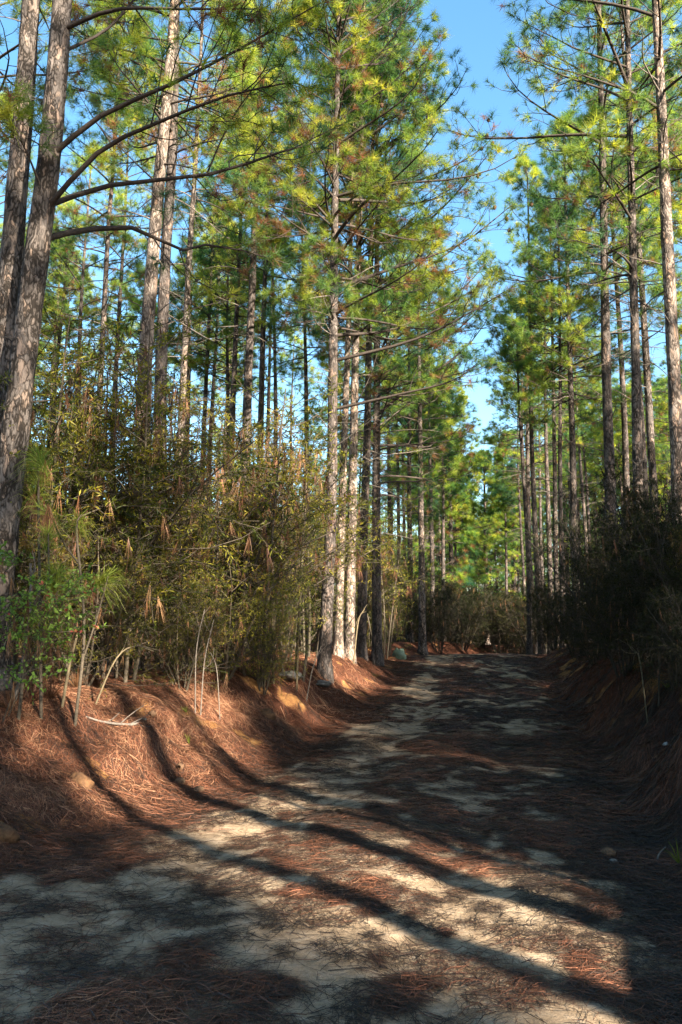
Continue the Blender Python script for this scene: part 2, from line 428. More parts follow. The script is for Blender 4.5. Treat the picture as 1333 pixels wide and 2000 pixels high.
def smooth_poly(pts, n):
    """resample a coarse polyline smoothly (Catmull-Rom)"""
    p = np.asarray(pts, float); p = np.vstack([2 * p[0] - p[1], p, 2 * p[-1] - p[-2]])
    s = np.linspace(0, len(p) - 3 - 1e-6, n); i = s.astype(int); f = (s - i)[:, None]
    a, b, c, d = p[i], p[i + 1], p[i + 2], p[i + 3]
    return .5 * (2 * b + (c - a) * f + (2 * a - 5 * b + 4 * c - d) * f ** 2 + (3 * b - a - 3 * c + d) * f ** 3)


def trunk_geo(rng, H, r0, path, k=14, n=50, rough=.085):
    z = np.linspace(-.35, H, n); P = np.stack([path(z)[0], path(z)[1], z], -1)
    f = np.clip(z / H, 0, 1)
    r = r0 * (1 - .80 * f ** 1.15) * (1 + .55 * np.exp(-np.clip(z, 0, 9) / .28)); r[-1] = .008
    V, q = tubes(P[None], r[None], k)
    ang = np.tile(np.arange(k) * 1.0, n); zz = np.repeat(z, k)
    bump = (vnoise(ang * 3.7 % 200, zz * 3.2, int(rng.integers(50))) - .5) * 2 * rough + (fbm(ang * 1.3, zz * 11, 2, int(rng.integers(50))) - .5) * rough
    ax = np.repeat(P, k, 0)
    V = ax + (V - ax) * (1 + bump)[:, None]
    return V, q


def branch_set(rng, S, az, el, L, curl, sag, N=9, wig=.16):
    s = np.linspace(0, 1, N)[None]
    e = el[:, None] + curl[:, None] * s ** 2 - sag[:, None] * np.sin(s * math.pi)
    a = az[:, None] + np.cumsum(rng.normal(size=(len(az), N)) * wig, 1) * s
    d = np.stack([np.cos(e) * np.cos(a), np.cos(e) * np.sin(a), np.sin(e)], -1)
    step = d[:, :-1] * (L[:, None, None] / (N - 1))
    return np.concatenate([S[:, None], S[:, None] + np.cumsum(step, 1)], 1)


def side_shoots(rng, P, L, K, s0, s1, frac, N=5, up=.18, a=(32, 62), minlen=.12):
    """K shoots on each branch P[M,N0,3]"""
    M, N0, _ = P.shape
    s = s0 + (s1 - s0) * (np.arange(K)[None] + rng.random((M, K))) / K
    x = np.clip(s * (N0 - 1), 0, N0 - 1.001); i = x.astype(int); f = (x - i)[..., None]
    m = np.arange(M)[:, None]
    B = P[m, i] * (1 - f) + P[m, i + 1] * f; T = nrm(P[m, i + 1] - P[m, i])
    upv = np.zeros_like(T); upv[..., 2] = 1
    S = nrm(np.cross(T, upv) + 1e-6); Wv = np.cross(S, T)
    sg = np.where((np.arange(K) % 2)[None] > 0, 1, -1) * np.ones((M, 1))
    an = np.radians(a[0] + (a[1] - a[0]) * rng.random((M, K)))[..., None]
    roll = (rng.normal(size=(M, K)) * .6)[..., None]
    D = nrm(T * np.cos(an) + np.sin(an) * (S * sg[..., None] * np.cos(roll) + Wv * np.sin(roll)))
    ln = frac * L[:, None] * (1.15 - s) * (.55 + .8 * rng.random((M, K))) + minlen
    B = B.reshape(-1, 3); D = D.reshape(-1, 3); ln = ln.ravel()
    t = np.linspace(0, 1, N)[None, :, None]
    wob = rng.normal(size=(len(B), 1, 3)) * .10 * ln[:, None, None]
    Q = B[:, None] + D[:, None] * ln[:, None, None] * t + np.array([0, 0, 1]) * up * ln[:, None, None] * t ** 2 + wob * np.sin(t * math.pi)
    return Q, ln, s.ravel()


def crown_geo(rng, H, r0, path, cb, Lmax, nb, K=9, J=3, bias_az=0, bias=0, extra=None, tn=38, tl=.22, tw=.0072, bare=.3, brown=.05, ctop=1.0):
    """returns limb Geo and needle Geo"""
    lg, ng = Geo(), Geo()
    h = np.sort(cb * H + (H * .985 - cb * H) * rng.random(nb) ** .9); f = (h - cb * H) / (H - cb * H)
    az = (np.arange(nb) * 2.399 + rng.normal(size=nb) * .5) % TAU
    prof = np.minimum(1, .55 + 1.7 * f) * (1 - f * .97) ** .62
    L = Lmax * prof * (.65 + .55 * rng.random(nb)) * (1 + bias * np.cos(az - bias_az)) + .2
    el = np.radians(4 + 48 * f + rng.normal(size=nb) * 8)
    S = np.stack([*path(h), h], -1)
    P = branch_set(rng, S, az, el, L, np.radians(25 + 20 * rng.random(nb)), np.radians(16 * (1 - f)))
    if extra is not None and len(extra):
        extra = [np.vstack([e[:1], np.asarray(e)[1:] + rng.normal(size=(len(e) - 1, 3)) * .03]) for e in extra]
        P = np.concatenate([np.stack([smooth_poly(e, 9) for e in extra]), P])
        L = np.concatenate([[np.linalg.norm(np.diff(np.asarray(e), axis=0), axis=1).sum() for e in extra], L])
    s9 = np.linspace(0, 1, 9)[None]
    R1 = (.008 + .0085 * L)[:, None] * (1 - .82 * s9)
    V, q = tubes(P, R1, 6); lg.add(V, q)
    Q, ln, s = side_shoots(rng, P, L, K, bare, .98, .40)
    V, q = tubes(Q, (.004 + .006 * ln)[:, None] * np.linspace(1, .35, 5)[None], 4); lg.add(V, q)
    if J:
        W, l3, _ = side_shoots(rng, Q, ln, J, .35, .95, .32, N=3, a=(30, 60), minlen=.10)
        V, q = tubes(W, np.full((len(W), 3), .0045), 3); lg.add(V, q)
        ends = [P[:, -1], Q[:, -1], W[:, -1]]; dirs = [P[:, -1] - P[:, -2], Q[:, -1] - Q[:, -2], W[:, -1] - W[:, -2]]
    else:
        ends = [P[:, -1], Q[:, -1], Q[:, 3]]; dirs = [P[:, -1] - P[:, -2], Q[:, -1] - Q[:, -2], Q[:, 3] - Q[:, 2]]
    E = np.concatenate(ends); D = nrm(np.concatenate(dirs)) + np.array([0, 0, .25])
    fz = np.clip((E[:, 2] / H - cb) / (1 - cb), 0, 1)
    clump = fbm(E[:, 0] * .9 + E[:, 2] * .5, E[:, 1] * .9 + E[:, 2] * .7, 2, int(rng.integers(90)))
    keep = rng.random(len(E)) < .72 + .9 * (clump - .3)
    E, D, fz, clump = E[keep], D[keep], fz[keep], clump[keep]
    tone = np.clip((clump - .5) * 1.3 + .42 + rng.normal(size=len(E)) * .16, 0, .93)
    br = rng.random(len(E)) < brown * np.clip(2.4 - 3.2 * fz, .15, 3) * (.3 + 2.2 * sstep(.5, .65, fbm(E[:, 0] * .6 + 9, E[:, 2] * .6 + E[:, 1] * .3, 2, 66))); tone[br] = .95 + .05 * rng.random(br.sum())
    V, q, t, a = blades(rng, E, D, tn, tl, tw, 15, 85, .12, .10, tone); ng.add(V, q, t, a)
    return lg, ng, E


def dead_geo(rng, H, path, z0, z1, n, Lm=1.6, bias_az=0, bias=0):
    g = Geo()
    h = np.sort(z0 + (z1 - z0) * rng.random(n) ** .7); az = rng.random(n) * TAU
    L = Lm * (.25 + .9 * rng.random(n)) * (1 + bias * np.cos(az - bias_az)) * (.5 + .5 * (h - z0) / (z1 - z0))
    P = branch_set(rng, np.stack([*path(h), h], -1), az, np.radians(rng.normal(size=n) * 16 + 12), L, np.radians(rng.normal(size=n) * 18), np.radians(rng.normal(size=n) * 10 + 6), N=7, wig=.22)
    V, q = tubes(P, (.006 + .008 * L)[:, None] * np.linspace(1, .25, 7)[None], 5); g.add(V, q)
    Q, ln, s = side_shoots(rng, P, L, 4, .35, .97, .38, up=.0, N=4)
    V, q = tubes(Q, (.003 + .004 * ln)[:, None] * np.linspace(1, .4, 4)[None], 3); g.add(V, q)
    Q2, l2, _ = side_shoots(rng, Q, ln, 2, .3, .95, .5, up=0, N=3, minlen=.05)
    V, q = tubes(Q2, np.full((len(Q2), 3), .0028), 3); g.add(V, q)
    return g


def straight(dx=0, dy=0, bow=0, ph=0):
    return lambda z: (dx * z + bow * np.sin(z * .35 + ph) - bow * math.sin(ph), dy * z + bow * np.cos(z * .31 + ph) - bow * math.cos(ph))


def make_pine(name, rng, H, r0, path, label, loc, cb=.5, Lmax=2.2, nb=42, group=None, bark=None, dead=16, dead_z=(2.5, None), k=12, n=44, stubs=None, **kw):
    t = thing(name, label, 'tree', loc, group)
    V, q = trunk_geo(rng, H, r0, path, k, n)
    mesh('trunk', V, q, None, bark or M_BARK, t, True)
    lg, ng, E = crown_geo(rng, H, r0, path, cb, Lmax, nb, **kw)
    dz = (dead_z[0], dead_z[1] or cb * H + 1.2)
    nlive = sum(len(q) for q in lg.Q)
    if dead > 8:
        dg = dead_geo(rng, H, path, *dz, dead, 1.5, kw.get('bias_az', 0), kw.get('bias', 0))
        lg.add(np.concatenate(dg.V), np.concatenate(dg.Q))
    elif dead:
        for i in range(dead): dead_geo(rng, H, path, dz[0] + (dz[1] - dz[0]) * i / dead, dz[0] + (dz[1] - dz[0]) * (i + 1) / dead, 1, 1.1).obj('dead_branch', M_DEAD, t, True)
    lo_ = lg.obj('branches', M_BRANCH, t, True); ng.obj('crown', M_NEEDLE, t)
    lo_.data.materials.append(M_DEAD); mi = np.zeros(len(lo_.data.polygons), np.int32); mi[nlive:] = 1
    lo_.data.polygons.foreach_set('material_index', mi)
    return t, E


TREES = []      # (x, y, H, crown base z, crown radius, trunk radius)


def pix_path(pts, Y, z_ground):
    """trunk axis through photo pixels at a fixed distance; returns base point and local path"""
    W = np.array([at(px, py, Y) for px, py in pts]); W = W[np.argsort(W[:, 2])]
    zs, xs = W[:, 2], W[:, 0]
    sl0 = (xs[min(1, len(xs) - 1)] - xs[0]) / max(zs[min(1, len(xs) - 1)] - zs[0], .5) if len(xs) > 1 else 0
    sl1 = (xs[-1] - xs[0]) / max(zs[-1] - zs[0], .5) if len(xs) > 1 else 0
    def X(z):
        z = np.asarray(z, float)
        v = np.interp(z, zs, xs)
        return v + np.where(z < zs[0], (z - zs[0]) * sl0 * .6, 0) + np.where(z > zs[-1], (z - zs[-1]) * sl1 * .8, 0)
    zb = z_ground if z_ground is not None else 0
    xb = float(X(zb)); zb = ground(xb, Y); xb = float(X(zb))
    zz = np.linspace(-1, 26, 120); xx = X(zz + zb) - xb
    ker = np.ones(9) / 9; xx = np.convolve(np.pad(xx, 4, mode='edge'), ker, 'valid'); xx -= np.interp(0, zz, xx)
    return (xb, Y, zb), (lambda z: (np.interp(z, zz, xx), np.zeros_like(np.asarray(z, float))))


def hero(px_pts, Y, r0, H, label, seed, group=None, name='pine_tree', extra_px=None, cones=0, **kw):
    rng = np.random.default_rng(seed)
    base, path = pix_path(px_pts, Y, 1.0)
    extra = None
    if extra_px:
        extra = []
        for e in extra_px:
            w = np.array([at(px, py, Y + dy) for px, py, dy in e]) - np.array(base)
            w[0, 0] = float(path(w[0, 2])[0]); w[0, 1] = 0
            extra.append(w)
    t, E = make_pine(name, rng, H, r0, path, label, base, group=group, extra=extra, **kw)
    TREES.append((base[0], base[1], H, kw.get('cb', .5) * H, kw.get('Lmax', 2.2), r0))
    if cones:
        pick = E[np.argsort(-E[:, 0] - .25 * E[:, 2] + rng.random(len(E)) * 1.5)[:cones]]
        for p in pick:
            c = cone_proto.copy(); C.objects.link(c); c.parent = [x for x in t.children if x.name.startswith('crown')][0]; c.location = p - [0, 0, .05]; c.rotation_euler = (rng.normal() * .4, rng.normal() * .4, 0)
    return t


def cone_mesh():
    n, k = 9, 10; V = []
    for i in range(n):
        f = i / (n - 1); r = .036 * math.sin(math.pi * min(.98, f * .82 + .12)) ** .8
        for j in range(k):
            rr = r * (1.0 + .28 * ((i + j) % 2)); a = (j + .5 * (i % 2)) * TAU / k
            V.append((rr * math.cos(a), rr * math.sin(a), .055 - .11 * f))
    q = [(i * k + j, i * k + (j + 1) % k, (i + 1) * k + (j + 1) % k, (i + 1) * k + j) for i in range(n - 1) for j in range(k)]
    return V, q


V, q = cone_mesh(); cone_proto = mesh('pine_cone', V, q, None, M_CONE)
EAST = 0.0
# twin foreground pines, left
hero([(22, 500), (38, 330), (62, 0), (8, 760), (0, 950)], 9.6, .152, 19.5, 'leaning grey pine trunk at the left edge, behind the longleaf saplings', 11, cb=.50, Lmax=3.0, nb=44, k=40, n=220, dead=8, dead_z=(6, 9.5), bias_az=2.6, bias=.3)
hero([(122, 0), (104, 250), (82, 450), (68, 500), (42, 750), (16, 960)], 9.2, .158, 20, 'foreground pine with long dark arching limbs reaching over the shrubs', 12, cb=.56, Lmax=3.0, nb=44, k=40, n=220, dead=6, dead_z=(3.5, 9), bias_az=.2, bias=.25, bare=.42, K=11,
     extra_px=[[(112, 308, 0), (200, 235, -.2), (345, 165, -.4), (470, 92, -.5), (620, 8, -.7)],
               [(100, 418, 0), (200, 300, -.3), (310, 248, -.5), (450, 178, -.8), (575, 150, -1.0)],
               [(100, 405, 0), (215, 360, .3), (410, 336, .5), (540, 290, .7), (622, 278, .9)],
               [(95, 470, 0), (160, 446, .6), (270, 458, 1.1), (345, 490, 1.5), (430, 483, 2.0), (560, 515, 2.6)],
               [(128, 105, 0), (205, 50, .2), (262, 0, .3), (330, -70, .4)],
               [(130, 60, 0), (215, 10, -.3), (370, 17, -.6), (520, 6, -.9)],
               [(88, 385, 0), (55, 300, -.4), (8, 215, -.8)]])
# pair behind them
hero([(342, 0), (334, 120), (320, 250), (300, 480), (282, 720), (278, 900), (288, 1240)], 13.0, .132, 19, 'pine with sunlight painted into its bark, crossing in front of its darker twin', 13, brown=.12, bark=M_BARKPALELIT, cb=.43, Lmax=2.5, nb=46, k=24, n=120, dead=20, dead_z=(3.5, 10))
hero([(338, 300), (329, 420), (322, 520), (317, 650), (312, 850), (318, 1230)], 13.9, .122, 18.5, 'darker pine standing close against the painted-sunlit pine', 14, cb=.46, Lmax=2.4, nb=42, k=24, n=120, dead=18, dead_z=(3.5, 10), bark=M_BARKDK)
hero([(382, 330), (371, 480), (357, 760), (352, 900)], 18, .10, 17.5, 'slim pine next right of the crossing pair, bare to mid height', 15, cb=.58, Lmax=2.0, nb=40, dead=24)
hero([(222, 330), (212, 440), (203, 620), (196, 760)], 20, .10, 17, 'slim dark pine seen in the gap between the foreground and crossing pines', 16, cb=.56, Lmax=2.2, nb=44, dead=20, bark=M_BARKDK)
hero([(470, 460), (463, 600), (455, 800), (452, 900)], 25, .12, 17.5, 'leftmost of the three dark mid-distance pines left of the bank-edge pine', 17, cb=.58, Lmax=2.0, nb=40, dead=22, bark=M_BARKDK)
hero([(500, 390), (493, 560), (484, 760), (480, 960)], 20, .135, 18, 'thickest of the three dark mid-distance pines left of the bank-edge pine', 18, cb=.58, Lmax=2.3, nb=44, dead=24, bark=M_BARKDK)
hero([(519, 520), (514, 650), (509, 870)], 24, .12, 17.5, 'darkest straight pine, rightmost of the three left of the bank-edge pine', 19, cb=.58, Lmax=2.2, nb=42, dead=20, bark=M_BARKDK)
hero([(412, 560), (405, 700), (398, 860)], 29, .12, 17, 'thin pine in the gap between the crossing pair and the three dark pines', 20, cb=.56, Lmax=2.2, nb=40, dead=18)
# bank-edge cluster, left of the track
hero([(658, 250), (654, 420), (652, 620), (650, 820), (648, 1000), (634, 1300)], 17, .128, 17.2, 'bank-edge pine with its blackened base on the straw slope', 21, cb=.42, Lmax=3.3, bark=M_BARKDK, tn=40, nb=86, K=10, k=24, n=120, dead=30, dead_z=(3, 8.5), bias_az=-.2, bias=.30, brown=.13, cones=7, extra_px=[[(652, 705, 0), (800, 664, -.3), (900, 622, -.6), (985, 572, -.8)], [(654, 565, 0), (760, 525, .2), (900, 478, .4), (1000, 402, .6)], [(651, 800, 0), (780, 772, -.4), (880, 742, -.7), (940, 708, -1.0)],
     [(652, 655, 0), (760, 640, .5), (860, 600, 1.0), (940, 560, 1.4)]])
hero([(706, 300), (703, 420), (697, 600), (691, 850), (688, 1000), (683, 1250)], 20.5, .125, 19, 'pale sunlit pine on the bank, between the bank-edge pine and dark pines', 22, bark=M_BARKPALELIT, cb=.40, Lmax=3.4, tn=40, nb=84, K=10, k=20, n=90, dead=26, dead_z=(3, 9), bias_az=-.2, bias=.28, brown=.11, cones=7)
hero([(682, 620), (675, 800), (668, 1020), (661, 1260)], 20, .105, 15.5, 'slim white-barked young pine just right of the bank-edge pine', 23, bark=M_BARKPALELIT, cb=.52, Lmax=1.8, nb=34, dead=16, dead_z=(2.5, 8))
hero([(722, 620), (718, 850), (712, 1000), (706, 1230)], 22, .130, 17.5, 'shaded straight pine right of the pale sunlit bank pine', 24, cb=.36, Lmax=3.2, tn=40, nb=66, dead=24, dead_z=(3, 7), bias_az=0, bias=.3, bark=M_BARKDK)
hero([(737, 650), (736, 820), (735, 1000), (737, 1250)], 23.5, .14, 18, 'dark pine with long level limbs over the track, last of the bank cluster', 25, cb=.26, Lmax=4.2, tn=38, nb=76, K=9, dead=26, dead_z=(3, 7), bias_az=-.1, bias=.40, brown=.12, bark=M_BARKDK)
hero([(822, 930), (824, 1100), (826, 1280)], 28.5, .125, 15, 'lone pine trunk standing at the crest beside the pale boulder', 26, cb=.42, Lmax=2.8, nb=46, dead=22, dead_z=(2.5, 7), bias=.1)
hero([(800, 1000), (803, 1120), (800, 1270)], 33, .12, 14.5, 'shaded pine just left of the lone crest pine', 27, cb=.34, Lmax=2.7, nb=46, dead=22)
hero([(950, 1150), (952, 1285)], 47, .17, 10.5, 'short far pine closing the track beyond the crest', 28, cb=.34, Lmax=2.4, nb=50, dead=14, tn=34, tl=.24, tw=.014)
hero([(880, 1000), (884, 1200)], 41, .14, 13.5, 'bright green pine left of the short far pine beyond the crest', 29, cb=.20, Lmax=2.9, nb=60, dead=14, tn=34, tl=.24, tw=.013)
# right of the track
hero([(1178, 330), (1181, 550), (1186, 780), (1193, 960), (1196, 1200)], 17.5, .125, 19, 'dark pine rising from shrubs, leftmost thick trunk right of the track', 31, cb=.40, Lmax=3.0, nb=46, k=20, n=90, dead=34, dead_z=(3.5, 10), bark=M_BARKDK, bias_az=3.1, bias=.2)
hero([(1225, 0), (1229, 200), (1233, 340), (1238, 560), (1243, 760), (1247, 1000)], 15.5, .102, 19, 'slender grey pine right of the dark pine, sun-flecked low down', 32, cb=.35, Lmax=3.4, nb=50, k=20, n=90, dead=28, dead_z=(3.5, 10), bias_az=3.1, bias=.35, K=10)
hero([(1236, 360), (1248, 470), (1258, 620), (1266, 760)], 19, .105, 18, 'leaning pine between the slender grey pine and the tall sunlit pine', 33, cb=.40, Lmax=2.6, nb=42, dead=26)
hero([(1281, 0), (1290, 160), (1297, 330), (1309, 580), (1322, 830), (1330, 1130)], 14.0, .128, 20, 'tall pine with bright sunlit scaly bark near the right edge', 34, bark=M_BARKPALELIT, cb=.42, Lmax=3.4, nb=48, k=24, n=120, dead=26, dead_z=(4, 11), bias_az=3.1, bias=.35, K=11)
hero([(1113, 680), (1117, 800), (1121, 1000)], 25, .125, 16.5, 'twin-stemmed looking pine left of the thick dark pine across the track', 35, cb=.46, Lmax=2.6, nb=46, dead=28)
hero([(1082, 800), (1084, 930), (1086, 1080)], 29, .10, 16, 'thin pale pine furthest toward the sky gap, right of the track', 36, cb=.48, Lmax=2.4, nb=44, dead=26)
hero([(1095, 760), (1094, 900), (1096, 1040)], 27, .09, 16, 'thin black pine beside the thin pale pine, right of the track', 37, cb=.48, Lmax=2.4, nb=44, dead=22, bark=M_BARKDK)
hero([(1032, 950), (1034, 1150)], 36, .14, 16, 'straight far pine right of the sky gap, with sky behind its trunk', 38, cb=.42, Lmax=2.8, nb=50, dead=24, bark=M_BARKDK)
cone_proto.parent = [x for x in bpy.data.objects['pine_tree.010'].children if x.name.startswith('crown')][0]; cone_proto.location = (1.2, -.4, 12.0)

# generic stand, six kinds
VAR = []
for i in range(7):
    rng = np.random.default_rng(100 + i)
    H = 15.5 + 2.5 * rng.random()
    t, E = make_pine('pine_tree', rng, H, .11 + .03 * rng.random(), straight(rng.normal() * .012, rng.normal() * .012, .05 + .05 * rng.random(), rng.random() * 6),
                     'x', (0, 0, 0), cb=.53 + .08 * rng.random(), Lmax=2.3 + .4 * rng.random(), nb=29, K=8, J=3, dead=30, dead_z=(2.5, None),
                     bark=M_BARKDK, k=9, n=30, tn=38, tl=.25, tw=.0085)
    VAR.append([t, H, False])


def put_pine(v, x, y, sc, rz, label, group):
    t, H, used = VAR[v]; loc = (x, y, ground(x, y))
    hs = sc * (.95 + .1 * rnd.random())
    if not used:
        VAR[v][2] = True; t.location = loc; t.rotation_euler = (0, 0, rz); t.scale = (sc, sc, hs); t['label'] = label; t['group'] = group
    else:
        t = dup(t, loc, rz, (sc, hs), label, group)
    TREES.append((x, y, H * hs, (.56) * H * hs, 2.4 * sc, .13))


# sunlit spots on the ground that trees out of frame must leave clear (photo pixels)
LIT = [(380, 1735), (500, 1740), (870, 1300), (960, 1302), (1000, 1375), (880, 1392), (830, 1340), (720, 1305), (400, 1760), (460, 1745), (540, 1690), (90, 1385), (760, 1305), (560, 1470), (850, 1350), (950, 1350),(110, 1400), (210, 1400), (160, 1370), (255, 1480), (330, 1560), (300, 1430), (440, 1470), (470, 1500), (395, 1400), (470, 1590), (560, 1640),
       (430, 1720), (510, 1700), (640, 1600), (650, 1540), (740, 1560), (900, 1690), (800, 1680),
       (820, 1455), (900, 1362), (1010, 1362), (1050, 1403), (760, 1330), (700, 1650)]
LITP = []
for px, py in LIT:
    d = at(px, py, 1.0) - EYE
    for s in np.linspace(3, 40, 400):
        p = EYE + d * s
        if p[2] < ground(p[0], p[1]): LITP.append((p, 1.0 if (380 < px < 660 and py > 1580) else .78)); break
for px, py, Y in [(20, 700, 9.6), (55, 640, 9.2), (10, 600, 9.6), (85, 480, 9.2), (282, 720, 13), (300, 520, 13), (320, 250, 13), (640, 1190, 17), (690, 900, 20.5), (668, 1100, 20), (690, 1000, 20.5),
                  (560, 1000, 14), (590, 1050, 14), (540, 1150, 14), (470, 1000, 14), (520, 1080, 13.6), (430, 900, 13.5), (590, 950, 15), (610, 1150, 16), (30, 1000, 9), (100, 960, 8.8), (620, 950, 19), (740, 1120, 24), (720, 1050, 24), (215, 1110, 8.8), (110, 1200, 8.6), (840, 1150, 29), (890, 900, 47), (872, 1000, 38), (935, 1000, 47), (850, 940, 53), (905, 1000, 50), (820, 1000, 43), (950, 900, 50), (1030, 800, 40), (700, 300, 17), (450, 300, 15), (250, 300, 18), (600, 150, 20), (800, 400, 19), (780, 700, 24), (850, 800, 26), (100, 1130, 8.9), (30, 1140, 8.6), (80, 930, 9), (1305, 560, 13.5), (1322, 800, 13.5), (1297, 330, 13.5)]:
    LITP.append((at(px, py, Y), .88))


def blocks(x, y, H, cb, Rc, rt):
    for p, m in LITP:
        v = np.array([x - p[0], y - p[1]]); t = v @ SUN_AZ
        if t <= .3: continue
        perp = abs(v[0] * SUN_AZ[1] - v[1] * SUN_AZ[0]); z = p[2] + t * math.tan(SUN_EL) - 1.0
        if z > H or z < 0: continue
        if perp < rt + .12: return True
        if z > cb:
            f = (z - cb) / (H - cb)
            if perp < Rc * m * min(1, .55 + 1.7 * f) * (1 - .97 * f) ** .62: return True
    return False


placed = [(t[0], t[1]) for t in TREES]


def inview(x, y, m=1.12): return y > 1 and abs(x) < .404 * y * m + .3


def scatter(n, gen, dmin, tries=6000, avoid=True):
    out = []
    for _ in range(tries):
        if len(out) >= n: break
        x, y = gen()
        dm = dmin
        if any((x - a) ** 2 + (y - b) ** 2 < dm * dm for a, b in placed): continue
        if avoid and blocks(x, y, 21.5, 9.2, 2.5, .14): continue
        placed.append((x, y)); out.append((x, y))
    return out


def gen_left():
    y = 17 + 42 * rnd.random(); x = -.47 * y - 1 + rnd.random() * (xl(y) - 2.0 + .47 * y + 1)
    return x, y
def gen_right():
    y = 17 + 60 * rnd.random() ** .8; x0 = min(xr(y), .19 * y + 2) + 2.0; return x0 + rnd.random() * (.46 * y + 2 - x0), y
def okl(x, y):
    px = 666.5 + 1650 * x / y
    return not (888 < px < 1000 and y > 28) and not (y < 30 and 560 < px < 800) and x < xl(min(y, 27)) - 1.0
def okr(x, y):
    px = 666.5 + 1650 * x / y
    return px > (975 if y < 50 else 948)


def pick(gen, ok):
    def f():
        for _ in range(200):
            x, y = gen()
            if ok(x, y): return x, y
        return x, y
    return f


SEEN = 0
for x, y in scatter(27, pick(gen_left, okl), 2.1):
    far = y > 40
    put_pine(int(rnd.integers(7)), x, y, .9 + .25 * rnd.random(), rnd.random() * TAU,
             'distant thin pine deep in the woods left of the track' if far else 'slender pine in the stand behind the left bank shrubs',
             'far pines left of the track' if far else 'stand of pines behind the left bank')
for x, y in scatter(74, pick(gen_right, okr), 1.9):
    far = y > 40
    put_pine(int(rnd.integers(7)), x, y, .9 + .25 * rnd.random(), rnd.random() * TAU,
             'distant thin pine deep in the woods right of the track' if far else 'slender pine in the stand behind the right bank shrubs',
             'far pines right of the track' if far else 'stand of pines behind the right bank')
# far end, beyond the bend
for x, y in scatter(16, lambda: ((lambda y: ((.13 + .09 * rnd.random()) * y, y))(86 + 40 * rnd.random())), 2.5, avoid=False):
    put_pine(int(rnd.integers(7)), x, y, .85 + .2 * rnd.random(), rnd.random() * TAU, 'distant pine closing the sky gap at the far end of the track', 'pines at the end of the sky gap')


# broad edge-grown pines where the track bends away
rng = np.random.default_rng(190)
EDGE, _ = make_pine('pine_tree', rng, 15, .13, straight(.005, 0, .06, 1), 'x', (0, 0, 0), cb=.16, Lmax=2.7, nb=70, K=9, J=3, dead=12, dead_z=(1, 4), bark=M_BARKDK, k=9, n=30, tn=38, tl=.28, tw=.014)
for i, (px, Y, H, lab) in enumerate([(868, 38, 12.5, 'full-crowned sunlit pine at the left of the bend, nearest the crest'), (893, 47, 11, 'bushy yellow-green pine on the left rim of the sky gap'), (850, 53, 15.5, 'tall full-crowned pine behind the lone crest pine'),
        (908, 61, 10.5, 'small bright pine under the sky gap, left side'), (832, 43, 15, 'full-crowned pine between the bank cluster and lone crest pine'), (928, 82, 12.5, 'hazy-looking far pine right under the sky gap'),
        (940, 97, 13, 'farthest full pine in line with the track'), (992, 45, 10.5, 'full-crowned pine on the right rim of the sky gap'), (972, 76, 14.5, 'far full pine right of the sky gap'), (1008, 60, 15, 'full pine behind the straight far pine right of the gap'),
        (960, 104, 15, 'farthest full pine just right of the track line'), (805, 50, 16, 'full pine deep behind the bank cluster'), (880, 74, 14, 'far pine filling the left side of the sky gap')]):
    x = at(px, 1250, Y)[0]; loc = (x, Y, ground(x, Y)); rz = rnd.random() * TAU; sc_ = max(.8, H / 15)
    if i == 0: EDGE.location = loc; EDGE.rotation_euler = (0, 0, rz); EDGE.scale = (sc_, sc_, H / 15); EDGE['label'] = lab
    else: dup(EDGE, loc, rz, (sc_, H / 15), lab, None)
    TREES.append((x, Y, H, .16 * H, 2.4, .13))


for px, Y in [(1034, 31), (1026, 44), (1045, 36), (1058, 29), (1066, 42), (1040, 52), (1018, 58), (1075, 33), (760, 34), (778, 40), (845, 36), (862, 45), (790, 46), (742, 38), (835, 50), (875, 55), (770, 52)]:
    x = at(px, 1250, Y)[0]; placed.append((x, Y))
    put_pine(int(rnd.integers(7)), x, Y, (.72 if 1000 < px < 1050 else .85) + .15 * rnd.random(), rnd.random() * TAU, 'slim dark pine crowding the bend at the far end of the track', 'slim dark pines at the bend')
for px, Y in [(362, 33), (440, 29), (530, 27), (596, 25), (150, 27), (255, 31)]:
    x = at(px, 1250, Y)[0]; placed.append((x, Y))
    put_pine(int(rnd.integers(7)), x, Y, .82 + .12 * rnd.random(), rnd.random() * TAU, 'slender pine in the stand behind the left bank shrubs', 'stand of pines behind the left bank')
